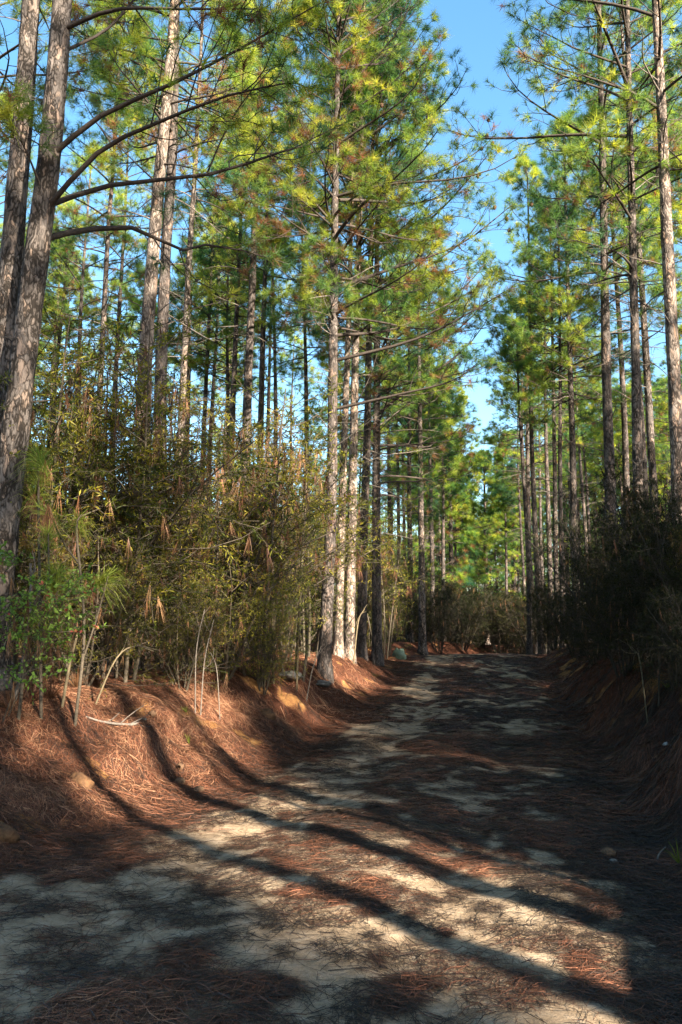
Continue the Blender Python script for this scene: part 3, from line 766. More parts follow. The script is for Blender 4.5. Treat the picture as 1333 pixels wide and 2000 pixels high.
# pines whose trunks stripe the bank and track with shade, beside and behind the viewpoint
def uv(u, v): return u * np.array([-SUN_AZ[1], SUN_AZ[0]]) + v * SUN_AZ
for u, v in [(3.45, 5.2), (4.25, 2.6), (5.2, 6.4)]:
    x, y = uv(u, v); placed.append((x, y))
    put_pine(int(rnd.integers(7)), x, y, 1.0 + .15 * rnd.random(), rnd.random() * TAU, 'unseen tall pine added beside the viewpoint to cast shade', 'pines beside and behind the viewpoint')
def gen_back():
    while True:
        v = -6 + 46 * rnd.random(); u = -9 + 30 * rnd.random(); x, y = uv(u, v)
        if inview(x, y, 1.25): continue
        if xl(y) - 1.2 < x < xr(y) + 1.0: continue
        return x, y
DARK = [(950, 1880), (1080, 1780), (700, 1900), (520, 1950), (1180, 1800), (1050, 1620), (1180, 1700), (1000, 1800), (1150, 1860), (820, 1590), (640, 1510), (1250, 1760), (740, 1740), (900, 1830), (30, 1420), (10, 1500), (110, 1540), (560, 1370), (600, 1400), (520, 1340), (640, 1400), (460, 1380), (500, 1400), (420, 1340), (680, 1330), (720, 1360), (300, 1345), (20, 1450), (60, 1530), (120, 1600), (180, 1660), (20, 1620), (30, 1720), (150, 1740),(200, 1860), (480, 1880), (760, 1880), (1000, 1920), (1200, 1960), (100, 1700), (300, 1960), (620, 1970), (880, 1990), (90, 1800), (620, 1800), (180, 1640), (40, 1560),
        (760, 1480), (1000, 1490), (1100, 1560), (700, 1420), (560, 1390), (500, 1350), (1180, 1600), (880, 1530), (650, 1360), (1080, 1460), (600, 1450), (1250, 1560), (50, 1480)]
DK = []
for px, py in DARK:
    d = at(px, py, 1.0) - EYE
    for s in np.linspace(2, 45, 500):
        p = EYE + d * s
        if p[2] < ground(p[0], p[1]): break
    DK.append(p)
DK += [at(px, py, Y) for px, py, Y in [(250, 1150, 12), (340, 1120, 12)]]
DK += [at(px, py, Y) for px, py, Y in [(1000, 1150, 30), (1020, 1200, 25), (900, 1225, 33), (850, 1230, 31), (960, 1215, 38), (925, 1200, 42), (1150, 1000, 17), (1250, 1000, 13.5), (1300, 1150, 12), (1050, 1120, 22), (1310, 1000, 12), (1100, 1150, 18), (1200, 1100, 14.5), (1260, 1180, 12.5), (1150, 1050, 17)]]


def shade(p, tr):
    x, y, H, cb, Rc, rt = tr; v = np.array([x - p[0], y - p[1]]); t = v @ SUN_AZ
    if t <= .3: return 0
    perp = abs(v[0] * SUN_AZ[1] - v[1] * SUN_AZ[0]); z = p[2] + t * math.tan(SUN_EL) - 1.0
    if z > H or z < cb: return 0
    f = (z - cb) / (H - cb); r = Rc * min(1, .55 + 1.7 * f) * (1 - .97 * f) ** .62
    return max(0, 1 - (perp / r) ** 2) if r > 0 else 0


for p in DK:  # pines added out of view to throw shade on the dark spots
    for _ in range(140):
        if sum(shade(p, t) for t in TREES) > 1.5: break
        t = 17 + 13 * rnd.random(); q = p[:2] + SUN_AZ * t + np.array([-SUN_AZ[1], SUN_AZ[0]]) * rnd.normal() * 1.6
        if inview(q[0], q[1], 1.3) or (xl(q[1]) - .8 < q[0] < xr(q[1]) + .6): continue
        if any((q[0] - a) ** 2 + (q[1] - b) ** 2 < 1.3 ** 2 for a, b in placed): continue
        if blocks(q[0], q[1], 18.5, 9.2, 1.6, .12): continue
        placed.append((q[0], q[1]))
        put_pine(int(rnd.integers(7)), q[0], q[1], .85 + .2 * rnd.random(), rnd.random() * TAU, 'unseen tall pine added beside the viewpoint to cast shade', 'pines beside and behind the viewpoint')
def gen_left_back():
    while True:
        y = -22 + 34 * rnd.random(); x = -24 + 22 * rnd.random()
        if inview(x, y, 1.25) or x > xl(y) - 1.5: continue
        return x, y
for p in DK:  # half-height pines added out of view to shade spots still lit
    if p[1] > 16: continue
    for _ in range(120):
        if sum(shade(p, t) for t in TREES) > 1.0: break
        t = 10 + 7 * rnd.random(); q = p[:2] + SUN_AZ * t + np.array([-SUN_AZ[1], SUN_AZ[0]]) * rnd.normal() * .6
        if inview(q[0], q[1], 1.3) or (xl(q[1]) - .8 < q[0] < xr(q[1]) + .6): continue
        if any((q[0] - a) ** 2 + (q[1] - b) ** 2 < .8 ** 2 for a, b in placed): continue
        if blocks(q[0], q[1], 9.9, 5.0, .95, .06): continue
        placed.append((q[0], q[1]))
        put_pine(int(rnd.integers(7)), q[0], q[1], .53 + .05 * rnd.random(), rnd.random() * TAU, 'unseen half-height pine added on the right bank to cast shade', 'unseen young pines added for shade')
for x, y in scatter(22, gen_left_back, 2.0, 3000, avoid=False):  # unseen pines put in behind left to block sky light
    put_pine(int(rnd.integers(7)), x, y, .95 + .25 * rnd.random(), rnd.random() * TAU, 'unseen tall pine added behind the viewpoint to block sky light', 'pines beside and behind the viewpoint')
for x, y in scatter(22, gen_back, 1.8, 9000):
    put_pine(int(rnd.integers(7)), x, y, .95 + .25 * rnd.random(), rnd.random() * TAU, 'unseen tall pine added beside the viewpoint to cast shade' if x > 0 else 'unseen tall pine added behind the viewpoint to block sky light', 'pines beside and behind the viewpoint')


# ------------------------------------------------------------------ shrubs
def shrub_parts(t, rng, H, Wd, stems, K, J, nl, leaf, lmat, drape=60, low=.18, dense=1.0, rs=1.0, shift=0.0):
    n = stems; az = np.arange(n) * TAU / n + rng.normal(size=n) * .5
    S = np.stack([.12 * np.cos(az), .12 * np.sin(az), np.full(n, -.05)], -1)
    L = H * (.75 + .3 * rng.random(n)); el = np.arctan2(1.0, Wd / H * (.3 + .5 * rng.random(n)))
    P = branch_set(rng, S, az, el, L, np.radians(rng.normal(size=n) * 12), np.radians(rng.normal(size=n) * 8), N=9, wig=.25)
    sg = Geo(); V, q = tubes(P, rs * (.009 + .006 * H) * np.linspace(1, .25, 9)[None] * np.ones((n, 1)), 6); sg.add(V, q)
    Q, ln, s = side_shoots(rng, P, L, K, low, .98, .42, up=.05, N=5, a=(40, 80), minlen=.25)
    V, q = tubes(Q, (.003 + .004 * ln)[:, None] * np.linspace(1, .4, 5)[None], 4); sg.add(V, q)
    W, l3, _ = side_shoots(rng, Q, ln, J, .2, 1, .5, up=-.05, N=4, a=(30, 80), minlen=.13)
    V, q = tubes(W, np.full((len(W), 4), .0028), 3); sg.add(V, q)
    sg.obj('stems', M_STEMSHADE if lmat is M_LEAFSHADE else M_STEM, t, True)
    # leaves along the twigs
    M = len(W); tt = rng.random((M, nl)) * .95 + .08; x = np.clip(tt * 3, 0, 2.999); i = x.astype(int); f = (x - i)[..., None]; m = np.arange(M)[:, None]
    B = W[m, i] * (1 - f) + W[m, i + 1] * f; T = nrm(W[m, i + 1] - W[m, i])
    D = nrm(T * .7 + rng.normal(size=(M, nl, 3)) * .65 + np.array([0, 0, .1]))
    ll = leaf[0] * (.6 + .7 * rng.random((M, nl, 1))); side = nrm(np.cross(D, rng.normal(size=(M, nl, 3)) + np.array([0, 0, 1.2]))) * leaf[1] * .5 * (.7 + .5 * rng.random((M, nl, 1)))
    mid = B + D * ll * .45; tip = B + D * ll; tip[..., 2] -= ll[..., 0] * .12
    V = np.stack([B, mid + side, tip, mid - side], 2).reshape(-1, 3)
    cl = fbm(W[:, 1, 0] * 2.1 + W[:, 1, 2], W[:, 1, 1] * 2.1 - W[:, 1, 2] * 1.3, 2, int(rng.integers(90)))
    keep = rng.random(M) < dense * (.25 + 2.6 * np.clip(cl - .22, 0, 1))
    tone = np.clip(.35 + shift + (fbm(W[:, 0, 0] * 1.6 + W[:, 0, 2], W[:, 0, 1] * 1.6 + W[:, 0, 2] * .8, 2, int(rng.integers(80))) - .5) * 1.2 + rng.normal(size=M) * .15, 0, 1)
    tn = np.clip(np.repeat(tone, nl) + rng.normal(size=M * nl) * .10, 0, 1)
    kk = np.repeat(np.repeat(keep, nl), 4)
    V = V[kk]; tn = np.repeat(tn, 4)[kk]
    fo = mesh('foliage', V, np.arange(len(V)).reshape(-1, 4), None, lmat, t, False, {'tone': tn})
    if drape:
        e = rng.choice(M, min(drape, M), replace=False); pp = W[e, 1]
        V, q, tr, a = blades(rng, pp, np.tile([[0, 0, -1.0]], (len(pp), 1)) + rng.normal(size=(len(pp), 3)) * .12, 15, .26, .0042, 1, 17, .0, -.05)
        g = Geo(); g.add(V, q, tr, a); g.obj('dead_needles', M_STRAW, fo)


SH = []
for i in range(6):
    rng = np.random.default_rng(300 + i)
    t = thing('shrub', 'x', 'shrub', (0, 0, 0))
    dk = i >= 4
    shrub_parts(t, rng, 3.0, 2.2 + .5 * rng.random(), 8, 16, 9, 22, (.060, .0115), M_LEAFSHADE if dk else M_LEAF, drape=(90, 150, 190, 90, 40, 40)[i], low=.08, shift=(.02, -.12, .12, .2, 0, .08)[i])
    SH.append([t, False])


for i in range(2):
    t = thing('airy_shrub', 'x', 'shrub', (0, 0, 0))
    shrub_parts(t, np.random.default_rng(330 + i), 3.0, .95, 4, 13, 6, 15, (.060, .013), M_LEAF, drape=60, low=.28, shift=.18, rs=.7)
    SH.append([t, False])


def put_shrub(v, px, Y, H, label, group=None, wide=1.0, x=None):
    x = at(px, 1250, Y)[0] if x is None else x
    loc = (x, Y, ground(x, Y) - .03); s = H / 3.0; rz = rnd.random() * TAU; sx = s * (.9 + .25 * rnd.random()) * wide
    t, used = SH[v]
    if not used:
        SH[v][1] = True; t.location = loc; t.rotation_euler = (0, 0, rz); t.scale = (sx, sx, s); t['label'] = label
        if group: t['group'] = group
    else: dup(t, loc, rz, (sx, s), label, group)


FR = [(-75, 10.4, 3.2, 1, 'dense olive shrub filling the left edge behind the leaning grey pine'),
      (95, 11.4, 3.9, 1, 'tall brown-olive shrub rising behind the foreground pine trunk'),
      (195, 11.8, 4.1, .62, 'tall shrub just left of the crossing pines, hung with dead needles'),
      (160, 10.4, 2.3, .9, 'lower shrub behind the longleaf saplings'),
      (262, 14.6, 3.6, .9, 'shrub screening the foot of the painted-sunlit pine'),
      (345, 12.6, 2.7, .55, 'shrub with hanging rusty needles right of the crossing pines'),
      (405, 14.0, 3.0, .6, 'shadowy shrub below the thin mid-distance pines'),
      (455, 15.5, 3.2, .65, 'wide olive shrub below the three dark pines'),
      (510, 14.2, 3.4, .62, 'tall golden-olive shrub with pale leaning stems'),
      (555, 17.5, 4.0, .6, 'sunlit olive shrub pressed against the bank-edge pine'),
      (440, 12.6, 1.9, .9, 'low dark shrub on the bank top, in front of the wide olive shrub'),
      (515, 13.2, 1.5, .7, 'low twiggy shrub at the bank top left of the bank-edge pine'),
      (360, 11.6, 1.6, .9, 'low dark shrub over the straw bank, below the crossing pines'),
      (600, 21.5, 4.4, .7, 'shrub behind the bank-edge pine, left side of its trunk'),
      (668, 25.5, 3.9, .6, 'olive shrub behind the slim white-barked young pine'),
      (722, 26.5, 3.6, .6, 'light olive shrub at the foot of the dark bank-cluster pines'),
      (757, 26.0, 3.3, .45, 'brownish shrub at the right end of the bank cluster'),
      (775, 31.5, 3.9, .8, 'golden-brown shrub behind the pale boulder'),
      (857, 31.0, 3.0, .75, 'russet shrub right of the lone crest pine'),
      (905, 34.0, 2.8, .9, 'dark shrub on the crest line at the end of the visible track'),
      (960, 50.5, 3.0, 1, 'far brown shrub behind the short far pine'),
      ]
for i, (px, Y, H, wd, lab) in enumerate(FR): put_shrub(i % 4 if px < 840 else 4 + i % 2, px, Y, H, lab, None, wd)
for px, Y, H, lab in [(70, 10.6, 4.6, 'tall airy cane shrub rising between the foreground pine and the gap'), (235, 11.2, 4.8, 'tallest airy shrub, in front of the crossing pines'), (425, 13.2, 4.3, 'feathery upright shrub below the gap between trunks'),
                     (500, 13.4, 4.6, 'feathery golden cane shrub left of the bank-edge pine'), (570, 15.6, 4.7, 'airy yellow-green shrub nearest left of the bank-edge pine'), (600, 19.0, 4.8, 'tall airy shrub just behind the bank-edge pine'),
                     (700, 24.0, 4.4, 'feathery shrub among the pale trunks of the bank cluster'), (745, 25.2, 4.4, 'feathery lit shrub right of the bank cluster trunks'), (130, 12.0, 5.0, 'tall thin shrub with red-brown top left of the crossing pines'),
                     (350, 13.5, 4.4, 'upright airy shrub between the crossing pines and slim pine'), (1215, 13.4, 3.4, 'airy shrub with lit sprays among the right bank trunks'), (1320, 11.2, 3.8, 'upright airy shrub in front of the tall sunlit pine')]:
    put_shrub(6 + int(rnd.integers(2)) if px < 1000 else 5, px, Y, H * (1 if px < 1000 else .9), lab, None, 1 if px < 1000 else .6)
FRR = [(1035, 26.5, 3.3, 'dark shrub at the far right end of the crest'),
       (1075, 21.5, 3.3, 'shrub with painted-in shade on the right bank below the thin pale pine'),
       (1125, 18.2, 3.5, 'big dark shrub on the right bank left of the thick dark pine'),
       (1165, 15.8, 3.0, 'shaded shrub on the right bank at the foot of the thick dark pine'),
       (1215, 14.8, 3.7, 'tall dark shrub between the thick dark pine and slender grey pine'),
       (1255, 12.8, 3.2, 'shaded shrub in front of the slender grey pine'),
       (1300, 12.2, 3.6, 'tall shrub before the tall sunlit pine, with a few lit sprays'),
       (1345, 10.4, 3.0, 'dark shrub cut by the right edge above the steep bank'),
       (1290, 10.2, 1.6, 'low dark shrub overhanging the right bank'),
       (1195, 12.9, 1.5, 'low scrubby shrub on the brink of the right bank'),
       (1110, 16.6, 1.6, 'small dark shrub on the right bank edge midway to the crest'),
       (1350, 9.0, 1.9, 'scraggly low shrub at the top of the steep right bank')]
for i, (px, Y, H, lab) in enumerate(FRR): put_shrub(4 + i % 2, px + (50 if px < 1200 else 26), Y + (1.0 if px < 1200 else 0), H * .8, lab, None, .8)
for _ in range(34):
    y = 18 + 30 * rnd.random(); x = -.44 * y + rnd.random() * (xl(min(y, 27)) - 4.0 + .44 * y)
    put_shrub(int(rnd.integers(6)), 0, y, 2.6 + 1.4 * rnd.random(), 'shrub in the understorey behind the left bank', 'understorey shrubs left of the track', x=x)
for _ in range(26):
    y = 17 + 30 * rnd.random(); x0 = .2 * y + 3.2; x = x0 + rnd.random() * (.44 * y + 1 - x0)
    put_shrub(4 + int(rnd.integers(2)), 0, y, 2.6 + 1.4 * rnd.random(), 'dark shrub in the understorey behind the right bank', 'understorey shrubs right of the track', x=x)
for px, Y in ((800, 38), (835, 36), (870, 39), (905, 41), (940, 38), (975, 36), (1010, 37), (1040, 34), (860, 52), (930, 57), (780, 46), (820, 58), (970, 60), (845, 44), (915, 52), (1000, 48), (1030, 40), (890, 62), (950, 66), (985, 60)):
    put_shrub(4 + int(rnd.integers(2)), px, Y, 3.4, 'dim shrub beyond the crest under the far pines', 'shrubs beyond the crest')

# the woods far beyond, one mass
r = np.random.default_rng(77); g = Geo(); g2 = Geo(); g3 = Geo()
tr_ = []
while len(tr_) < 520:
    y = 62 + 100 * r.random(); x = (r.random() * 2 - 1) * .5 * y; px = 666.5 + 1650 * x / y
    if 890 < px < 990 and y < 125: continue
    tr_.append((x, y))
tr_ = np.array(tr_); n = len(tr_); zb = terrain(tr_[:, 0], tr_[:, 1]); Ht = 12 + 5 * r.random(n)
zz = np.linspace(0, 1, 4)[None] * Ht[:, None]
V, q = tubes(np.stack([tr_[:, 0:1] + zz * r.normal(size=(n, 1)) * .01, tr_[:, 1:2] + zz * 0, zb[:, None] + zz], -1), .13 * np.linspace(1, .2, 4)[None] * np.ones((n, 1)), 5); g.add(V, q)
m = 95; f = r.random((n, m)) ** .8; rad = 2.3 * (1 - .8 * f) * np.sqrt(r.random((n, m))); a = r.random((n, m)) * TAU
E = np.stack([tr_[:, 0:1] + rad * np.cos(a), tr_[:, 1:2] + rad * np.sin(a), zb[:, None] + Ht[:, None] * (.42 + .58 * f)], -1).reshape(-1, 3)
V, q, t3, a3 = blades(r, E, r.normal(size=E.shape) * .4 + [0, 0, .6], 16, .55, .05, 10, 90, .1, .2, np.clip(.42 + r.normal(size=len(E)) * .25, 0, .93)); g2.add(V, q, t3, a3)
nb_ = 30000; y = 58 + 100 * r.random(nb_); x = (r.random(nb_) * 2 - 1) * .5 * y; hgt = 3.6 * fbm(x * .25, y * .25, 3, 81) * r.random(nb_) * 1.7
E = np.stack([x, y, terrain(x, y) + hgt], -1)
V, q, t3, a3 = blades(r, E, r.normal(size=E.shape), 9, .42, .09, 5, 90, .1, .1, np.clip(fbm(x * .5, y * .5, 2, 83) + r.normal(size=nb_) * .15, 0, 1)); g3.add(V, q, t3, a3)
nq, n2, n3 = len(g.Q[0]), len(g2.T[0]), len(g3.T[0])
G = Geo(); G.add(g.V[0], g.Q[0], None, g.A[0]); G.add(g2.V[0], None, g2.T[0], g2.A[0]); G.add(g3.V[0], None, g3.T[0], g3.A[0])
fw = G.obj('distant_woods', M_BARKDK); fw.data.materials.append(M_NEEDLE); fw.data.materials.append(M_LEAFSHADE)
mi = np.zeros(nq + n2 + n3, np.int32); mi[nq:nq + n2] = 1; mi[nq + n2:] = 2; fw.data.polygons.foreach_set('material_index', mi)
fw['kind'] = 'stuff'; fw['label'] = 'far-off mass of pine woods behind the nearer trees'; fw['category'] = 'woods'

# bright red-flecked shrub, far left
t = thing('shrub', 'bright green red-flecked shrub at the left edge in full sun', 'shrub', (at(-8, 1340, 8.4)[0], 8.4, ground(at(-8, 1340, 8.4)[0], 8.4)))
shrub_parts(t, np.random.default_rng(400), 1.75, 1.0, 4, 11, 6, 12, (.050, .030), M_LEAFBR, drape=50, low=.22, rs=.33)


# longleaf saplings
def sapling(base_px, Y, pts, tufts, label, seed, r=.018):
    rng = np.random.default_rng(seed)
    bx = at(base_px, 1330, Y)[0]; b = np.array([bx, Y, ground(bx, Y)])
    t = thing('pine_sapling', label, 'sapling', b)
    w = [np.array([0, 0, -.05])] + [at(px, py, Y + dy) - b for px, py, dy in pts]
    P = smooth_poly(w, 14)
    V, q = tubes(P[None], np.linspace(r, r * .6, 14)[None], 8); g = Geo(); g.add(V, q); st_ = g.obj('stem', M_STEM, t, True)
    for px, py, dy, L, n, up, dead in tufts:
        e = at(px, py, Y + dy) - b
        k = np.argmin(np.linalg.norm(P - e, axis=1))
        if np.linalg.norm(P[k] - e) > .08:
            br = smooth_poly([P[max(k - 3, 0)], (P[max(k - 3, 0)] + e) / 2 + [0, 0, -.05], e], 7)
            V, q = tubes(br[None], np.linspace(r * .6, r * .5, 7)[None], 6); gg = Geo(); gg.add(V, q); gg.obj('twig', M_STEM, st_, True)
        g = Geo(); ax = np.array([[up[0], up[1], up[2]]], float)
        n = int(n * 1.25); ax = ax + rng.normal(size=ax.shape) * .35; V, q, tr, a = blades(rng, e[None], ax, n, L, .0048, 4, 70, .5, .28, np.array([.5]), bent=True)
        V += np.array([0, 0, .0])
        a = np.repeat(np.clip(.3 + rng.normal(size=n) * .22, 0, .83), 5); g.add(V, q, tr, a)
        if dead:
            V, q, tr, a = blades(rng, e[None] - nrm(ax) * .2, np.array([[0, 0, -1.]]), dead, L * .95, .004, 2, 34, .1, .12, np.array([.95]), bent=True)
            g.add(V, q, tr, a)
        g.obj('needle_tuft', M_LONG, t)
    return t


sapling(85, 8.7, [(78, 1150, 0), (76, 990, 0), (76, 880, 0)],
        [(76, 885, 0, .34, 150, (0, 0, 1), 40), (80, 935, 0, .34, 160, (.1, -.2, 1), 120), (72, 985, 0, .30, 50, (0, -.2, .8), 140)], 'longleaf pine sapling with a tall brown-skirted needle plume beside the pine trunk', 501)
sapling(40, 8.5, [(60, 1210, 0), (90, 1140, 0), (112, 1118, 0)],
        [(112, 1120, 0, .37, 230, (.2, -.3, .9), 60), (105, 1205, .1, .32, 130, (.4, -.4, .7), 60), (95, 1040, 0, .30, 120, (.1, -.3, 1), 40)], 'bright longleaf sapling with a round sunlit needle mop, lowest at left', 502)
sapling(150, 8.9, [(165, 1230, 0), (150, 1040, 0), (160, 1005, 0)],
        [(152, 1010, 0, .38, 140, (.1, -.2, 1), 50), (212, 1125, 0, .34, 150, (.6, -.2, .6), 60), (100, 1010, 0, .30, 110, (-.2, -.3, 1), 40)], 'longleaf sapling with darker spread tufts, right of the brown-skirted plume', 503)


# pale and dead sticks standing in the bank
def stick(pts, Y, r0, r1, label, m=None, name='dead_stem', shoots=0, seed=1, n=12):
    w = np.array([at(px, py, Y + dy) for px, py, dy in pts]); zb = ground(w[0, 0], w[0, 1])
    w[0, 2] = zb - .06; b = np.array([w[0, 0], w[0, 1], zb])
    P = smooth_poly(w - b, n)[None]; rng = np.random.default_rng(seed)
    g = Geo(); V, q = tubes(P, np.linspace(r0, r1, n)[None], 7); g.add(V, q)
    if shoots:
        L = np.array([np.linalg.norm(np.diff(P[0], axis=0), axis=1).sum()])
        Q, ln, s = side_shoots(rng, P, L, shoots, .35, .97, .30, N=4)
        V, q = tubes(Q, np.linspace(r1 * .7, r1 * .3, 4)[None] * np.ones((len(Q), 1)), 4); g.add(V, q)
    o = g.obj(name, m or M_PALE, None, True, loc=b); tag(o, label, 'stem' if name == 'dead_stem' else 'branch'); return o


stick([(122, 1345, 0), (138, 1290, 0), (152, 1238, 0)], 9.0, .017, .013, 'short pale broken stub leaning on the left bank top', seed=1)
stick([(30, 1330, 0), (55, 1240, 0), (62, 1150, 0), (60, 1100, 0)], 8.8, .020, .014, 'grey crooked stem under the bright red-flecked shrub', M_DEAD, shoots=4, seed=2)
stick([(120, 1300, .6), (140, 930, .6), (162, 845, .6)], 10, .016, .010, 'tall pale leaning stem left of the tall needle-hung shrub', shoots=4, seed=3)
stick([(515, 1290, 0), (522, 1180, -.1), (543, 1115, 0), (560, 1060, .1)], 13.4, .030, .018, 'pale forked stem leaning through the golden-olive shrub', shoots=4, seed=4)
stick([(535, 1290, 0), (534, 1190, 0), (545, 1140, 0)], 13.6, .024, .014, 'second pale stem, upright beside the pale forked stem', shoots=3, seed=5)
stick([(596, 960, 0), (604, 900, 0), (616, 860, 0)][::1] and [(580, 1280, .2), (592, 1000, .2), (604, 900, .1), (618, 850, 0)], 14.6, .018, .010, 'tall thin pale stem just left of the bank-edge pine', shoots=5, seed=6)
stick([(383, 1340, 0), (384, 1270, 0), (400, 1190, 0)], 11.0, .009, .005, 'thin grey stem upright on the straw bank', M_DEAD, shoots=3, seed=7)
stick([(393, 1338, 0), (400, 1290, 0), (418, 1210, .1)], 11.1, .009, .005, 'thin grey stem slanting right from the straw bank', M_DEAD, shoots=3, seed=8)
stick([(432, 1340, 0), (424, 1310, 0), (412, 1275, .1)], 11.2, .007, .004, 'short thin stem slanting left on the straw bank', M_DEAD, seed=9)
stick([(596, 1365, 0), (610, 1310, 0), (628, 1262, .2)], 14.5, .012, .007, 'bare rod leaning against the blackened base of the bank-edge pine', M_DEAD, shoots=2, seed=10)
stick([(185, 1345, 0), (225, 1290, 0), (262, 1262, .1), (300, 1272, .2)], 9.6, .011, .006, 'arched yellowish briar bending over the bank top', shoots=3, seed=11)
stick([(690, 1240, 0), (700, 1215, 0), (712, 1190, 0)], 20, .02, .012, 'pale slanting stick between the white-barked and sunlit bank pines', shoots=3, seed=12)
stick([(1282, 1700, 0), (1287, 1670, 0), (1300, 1655, .1)], 6.4, .009, .005, 'short broken twig standing at the foot of the right bank', M_DEAD, seed=13)
stick([(1262, 1315, 0), (1250, 1290, 0), (1240, 1275, .1)], 10.8, .010, .006, 'pale bent sprig lit on the right bank brink', shoots=5, seed=14)
stick([(1280, 1250, 0), (1290, 1120, 0), (1312, 960, 0), (1316, 930, 0)], 11.0, .014, .008, 'thin reddish sapling stem lit in front of the right shrubs', M_STEM, shoots=6, seed=15)

# fallen branch on the left bank
w = []
for px, py in [(168, 1402), (200, 1412), (240, 1417), (266, 1416), (284, 1407)]:
    d = at(px, py, 1.0) - EYE
    for s in np.linspace(3, 40, 3000):
        p = EYE + d * s
        if p[2] < ground(p[0], p[1]): break
    w.append(p + [0, 0, .012])
w = np.array(w); b = w.mean(0)
g = Geo(); P = smooth_poly(w - b, 18)[None]; V, q = tubes(P, np.linspace(.010, .019, 18)[None], 8); g.add(V, q)
Q, ln, s = side_shoots(np.random.default_rng(5), P, np.array([1.0]), 4, .1, .9, .22, N=4, up=.2); V, q = tubes(Q, np.linspace(.007, .003, 4)[None] * np.ones((len(Q), 1)), 5); g.add(V, q)
o = g.obj('fallen_branch', M_DEAD, None, True, loc=b); tag(o, 'grey fallen branch lying across the sunlit straw bank', 'branch')


# stones, clods, boulder
def rock(name, px, py, size, label, m, seed, flat=.6, cat='stone', sink=.35, Y=None):
    d = at(px, py, 1.0) - EYE
    if Y is None:
        for s in np.linspace(3, 60, 4000):
            p = EYE + d * s
            if p[2] < ground(p[0], p[1]): break
    else:
        p = EYE + d * Y; p[2] = ground(p[0], p[1])
    n, k = 18, 28
    th = np.linspace(0, math.pi, n)[:, None]; ph = np.arange(k)[None] * TAU / k
    X = np.stack([np.sin(th) * np.cos(ph), np.sin(th) * np.sin(ph), np.cos(th) * np.ones_like(ph)], -1)
    r = 1 + .8 * (fbm(X[..., 0] * 1.3 + 5, X[..., 1] * 1.3 + X[..., 2] * 1.7 + 5, 3, seed) - .5) + .30 * (fbm(X[..., 0] * 5 + 5, X[..., 1] * 5 + X[..., 2] * 4 + 5, 2, seed + 5) - .5)
    V = (X * r[..., None] * np.array([size, size * .85, size * flat])).reshape(-1, 3)
    i = np.arange(n - 1)[:, None] * k; j = np.arange(k)[None]
    q = np.stack([i + j, i + k + j, i + k + (j + 1) % k, i + (j + 1) % k], -1).reshape(-1, 4)
    o = mesh(name, V, q, None, m, None, True, None, (p[0], p[1], ground(p[0], p[1]) + size * flat * (1 - 2 * sink) * .5))
    return tag(o, label, cat)


M_STONE = plainmat('grey_stone', (.06, .056, .052), (.17, .16, .145), 14, bump=.8)
M_CLAY = plainmat('yellow_clay', (.045, .024, .014), (.13, .066, .030), 14, bump=.7, dist=.03)
M_MOSS = plainmat('pale_green_rock', (.08, .12, .085), (.19, .25, .19), 6)
rock('stone', 630, 1338, .17, 'flat grey stone in straw right of the bank-edge pine base', M_STONE, 1, .4)
rock('stone', 566, 1322, .22, 'long grey stone in straw left of the bank-edge pine base', M_STONE, 2, .35)
rock('clay_clod', 4, 1640, .10, 'yellow clay clod cut by the left edge at the bank foot', M_CLAY, 3, .95, 'clod', .5)
rock('clay_clod', 158, 1528, .12, 'brown clay clod bulging from the shaded lower bank', M_CLAY, 4, .7, 'clod', .6)
rock('clay_clod', 520, 1400, .12, 'yellow clay clod on the shaded slope below the bank-edge pine', M_CLAY, 6, .8, 'clod', .5)
rock('stone', 1302, 1455, .035, 'small white stone lodged in the dark right bank', plainmat('white_stone', (.22, .21, .20), (.40, .39, .38), 20), 7, .7, sink=.2)
rock('stone', 1198, 1685, .03, 'small dark stone with a pale top on the track by the right bank', M_STONE, 8, .7, sink=.2)
rock('boulder', 780, 1275, .21, 'pale green rounded boulder at the crest beside the track', M_MOSS, 9, 1.15, 'boulder', .15, Y=26)


# grass tufts
def grass(px, py, label, seed, L=.22, n=26, m=None, w=.006):
    d = at(px, py, 1.0) - EYE
    for s in np.linspace(3, 40, 3000):
        p = EYE + d * s
        if p[2] < ground(p[0], p[1]): break
    rng = np.random.default_rng(seed); z = ground(p[0], p[1])
    V, q, tr, a = blades(rng, np.array([[0, 0, 0.]]) + rng.normal(size=(1, 3)) * 0, np.array([[0, 0, 1.]]), n, L, w, 2, 55, .2, .0, np.array([.3]), bent=True)
    g = Geo(); g.add(V, q, tr, np.repeat(np.clip(.3 + rng.normal(size=n) * .2, 0, .8), 5)); o = g.obj('grass_tuft', m or M_LONG, loc=(p[0], p[1], z)); tag(o, label, 'grass tuft')


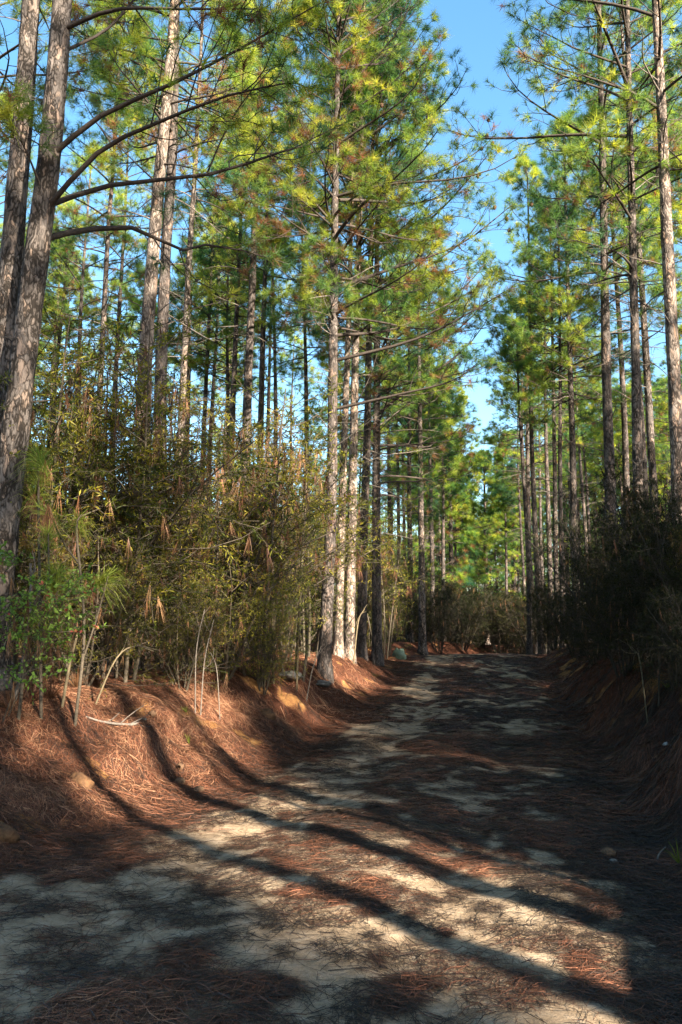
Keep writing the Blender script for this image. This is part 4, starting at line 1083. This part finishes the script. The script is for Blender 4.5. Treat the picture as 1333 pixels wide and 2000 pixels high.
grass(1328, 1690, 'bright green grass tuft at the foot of the right bank', 1, .2, 10, w=.010)
grass(364, 1392, 'small green grass tuft on the straw bank', 2, .14, 14)
grass(370, 1455, 'single thin yellow-green grass sprig on the lit bank', 3, .16, 6)
grass(1304, 1345, 'lit green sprig in the shade of the right bank top', 4, .2, 14)
grass(85, 1265, 'drooping green grass clump under the longleaf saplings', 5, .3, 40)
for i, (px, py) in enumerate([(20, 1390), (60, 1375), (100, 1365), (150, 1345), (190, 1340)]):
    grass(px, py, 'dry straw-coloured grass clump along the left bank top', 10 + i, .38, 70, M_STRAW, .005)
for o in list(C.objects):
    if o.name.startswith('grass_tuft') and o['label'].startswith('dry'): o['group'] = 'dry grass along the left bank top'
V, q = cone_mesh()
for i, (px, py) in enumerate([(352, 1502), (388, 1547), (1190, 1672), (298, 1398), (352, 1530)]):
    d = at(px, py, 1.0) - EYE
    for s in np.linspace(3, 40, 3000):
        p = EYE + d * s
        if p[2] < ground(p[0], p[1]): break
    o = bpy.data.objects.new('fallen_cone', cone_proto.data); C.objects.link(o); o.location = p + np.array([0, 0, .02]); o.rotation_euler = (1.4, i, i * 2)
    tag(o, ['dark pine cone lying on the sunlit bank slope', 'pine cone at the bottom of the lit left bank', 'pine cone on the track near the right bank', 'pine cone beside the end of the fallen branch', 'pine cone low on the bank, just under another cone'][i], 'pine cone')

# ------------------------------------------------------------------ light, sky, camera
w = bpy.data.worlds.new('World'); bpy.context.scene.world = w; w.use_nodes = True
nt = w.node_tree; bg = nt.nodes['Background']
sky = nt.nodes.new('ShaderNodeTexSky'); sky.sky_type = 'NISHITA'; sky.sun_disc = False
sky.sun_elevation = SUN_EL; sky.sun_rotation = math.atan2(SUN_AZ[0], SUN_AZ[1]); sky.air_density = 1.0; sky.dust_density = 1.0; sky.ozone_density = 1.4
hsv = nt.nodes.new('ShaderNodeHueSaturation'); hsv.inputs['Hue'].default_value = .490; hsv.inputs['Saturation'].default_value = 1.22
nt.links.new(sky.outputs[0], hsv.inputs['Color']); nt.links.new(hsv.outputs[0], bg.inputs[0]); bg.inputs[1].default_value = .070
ld = bpy.data.lights.new('sun', 'SUN'); ld.energy = 5.0; ld.angle = math.radians(.7); ld.color = (1, .88, .70)
lo = bpy.data.objects.new('sun', ld); C.objects.link(lo)
from mathutils import Vector
sd = Vector((SUN_AZ[0] * math.cos(SUN_EL), SUN_AZ[1] * math.cos(SUN_EL), math.sin(SUN_EL)))
lo.rotation_euler = sd.to_track_quat('Z', 'Y').to_euler()
cd = bpy.data.cameras.new('camera'); co = bpy.data.objects.new('camera', cd); C.objects.link(co)
co.location = EYE; co.rotation_euler = (math.pi / 2 + PITCH, 0, 0)
cd.sensor_fit = 'VERTICAL'; cd.sensor_height = 36; cd.lens = 1650 / 2000 * 36; cd.clip_end = 2000; cd.clip_start = .05
sc = bpy.context.scene; sc.camera = co
sc.view_settings.view_transform = 'Standard'; sc.view_settings.look = 'None'; sc.view_settings.gamma = 1; sc.view_settings.exposure = 2.72
sc.render.engine = 'CYCLES'; cy = sc.cycles
cy.max_bounces = 7; cy.diffuse_bounces = 2; cy.glossy_bounces = 2; cy.transmission_bounces = 4; cy.transparent_max_bounces = 4
cy.use_denoising = True; cy.sample_clamp_indirect = 6
bpy.context.view_layer.update()
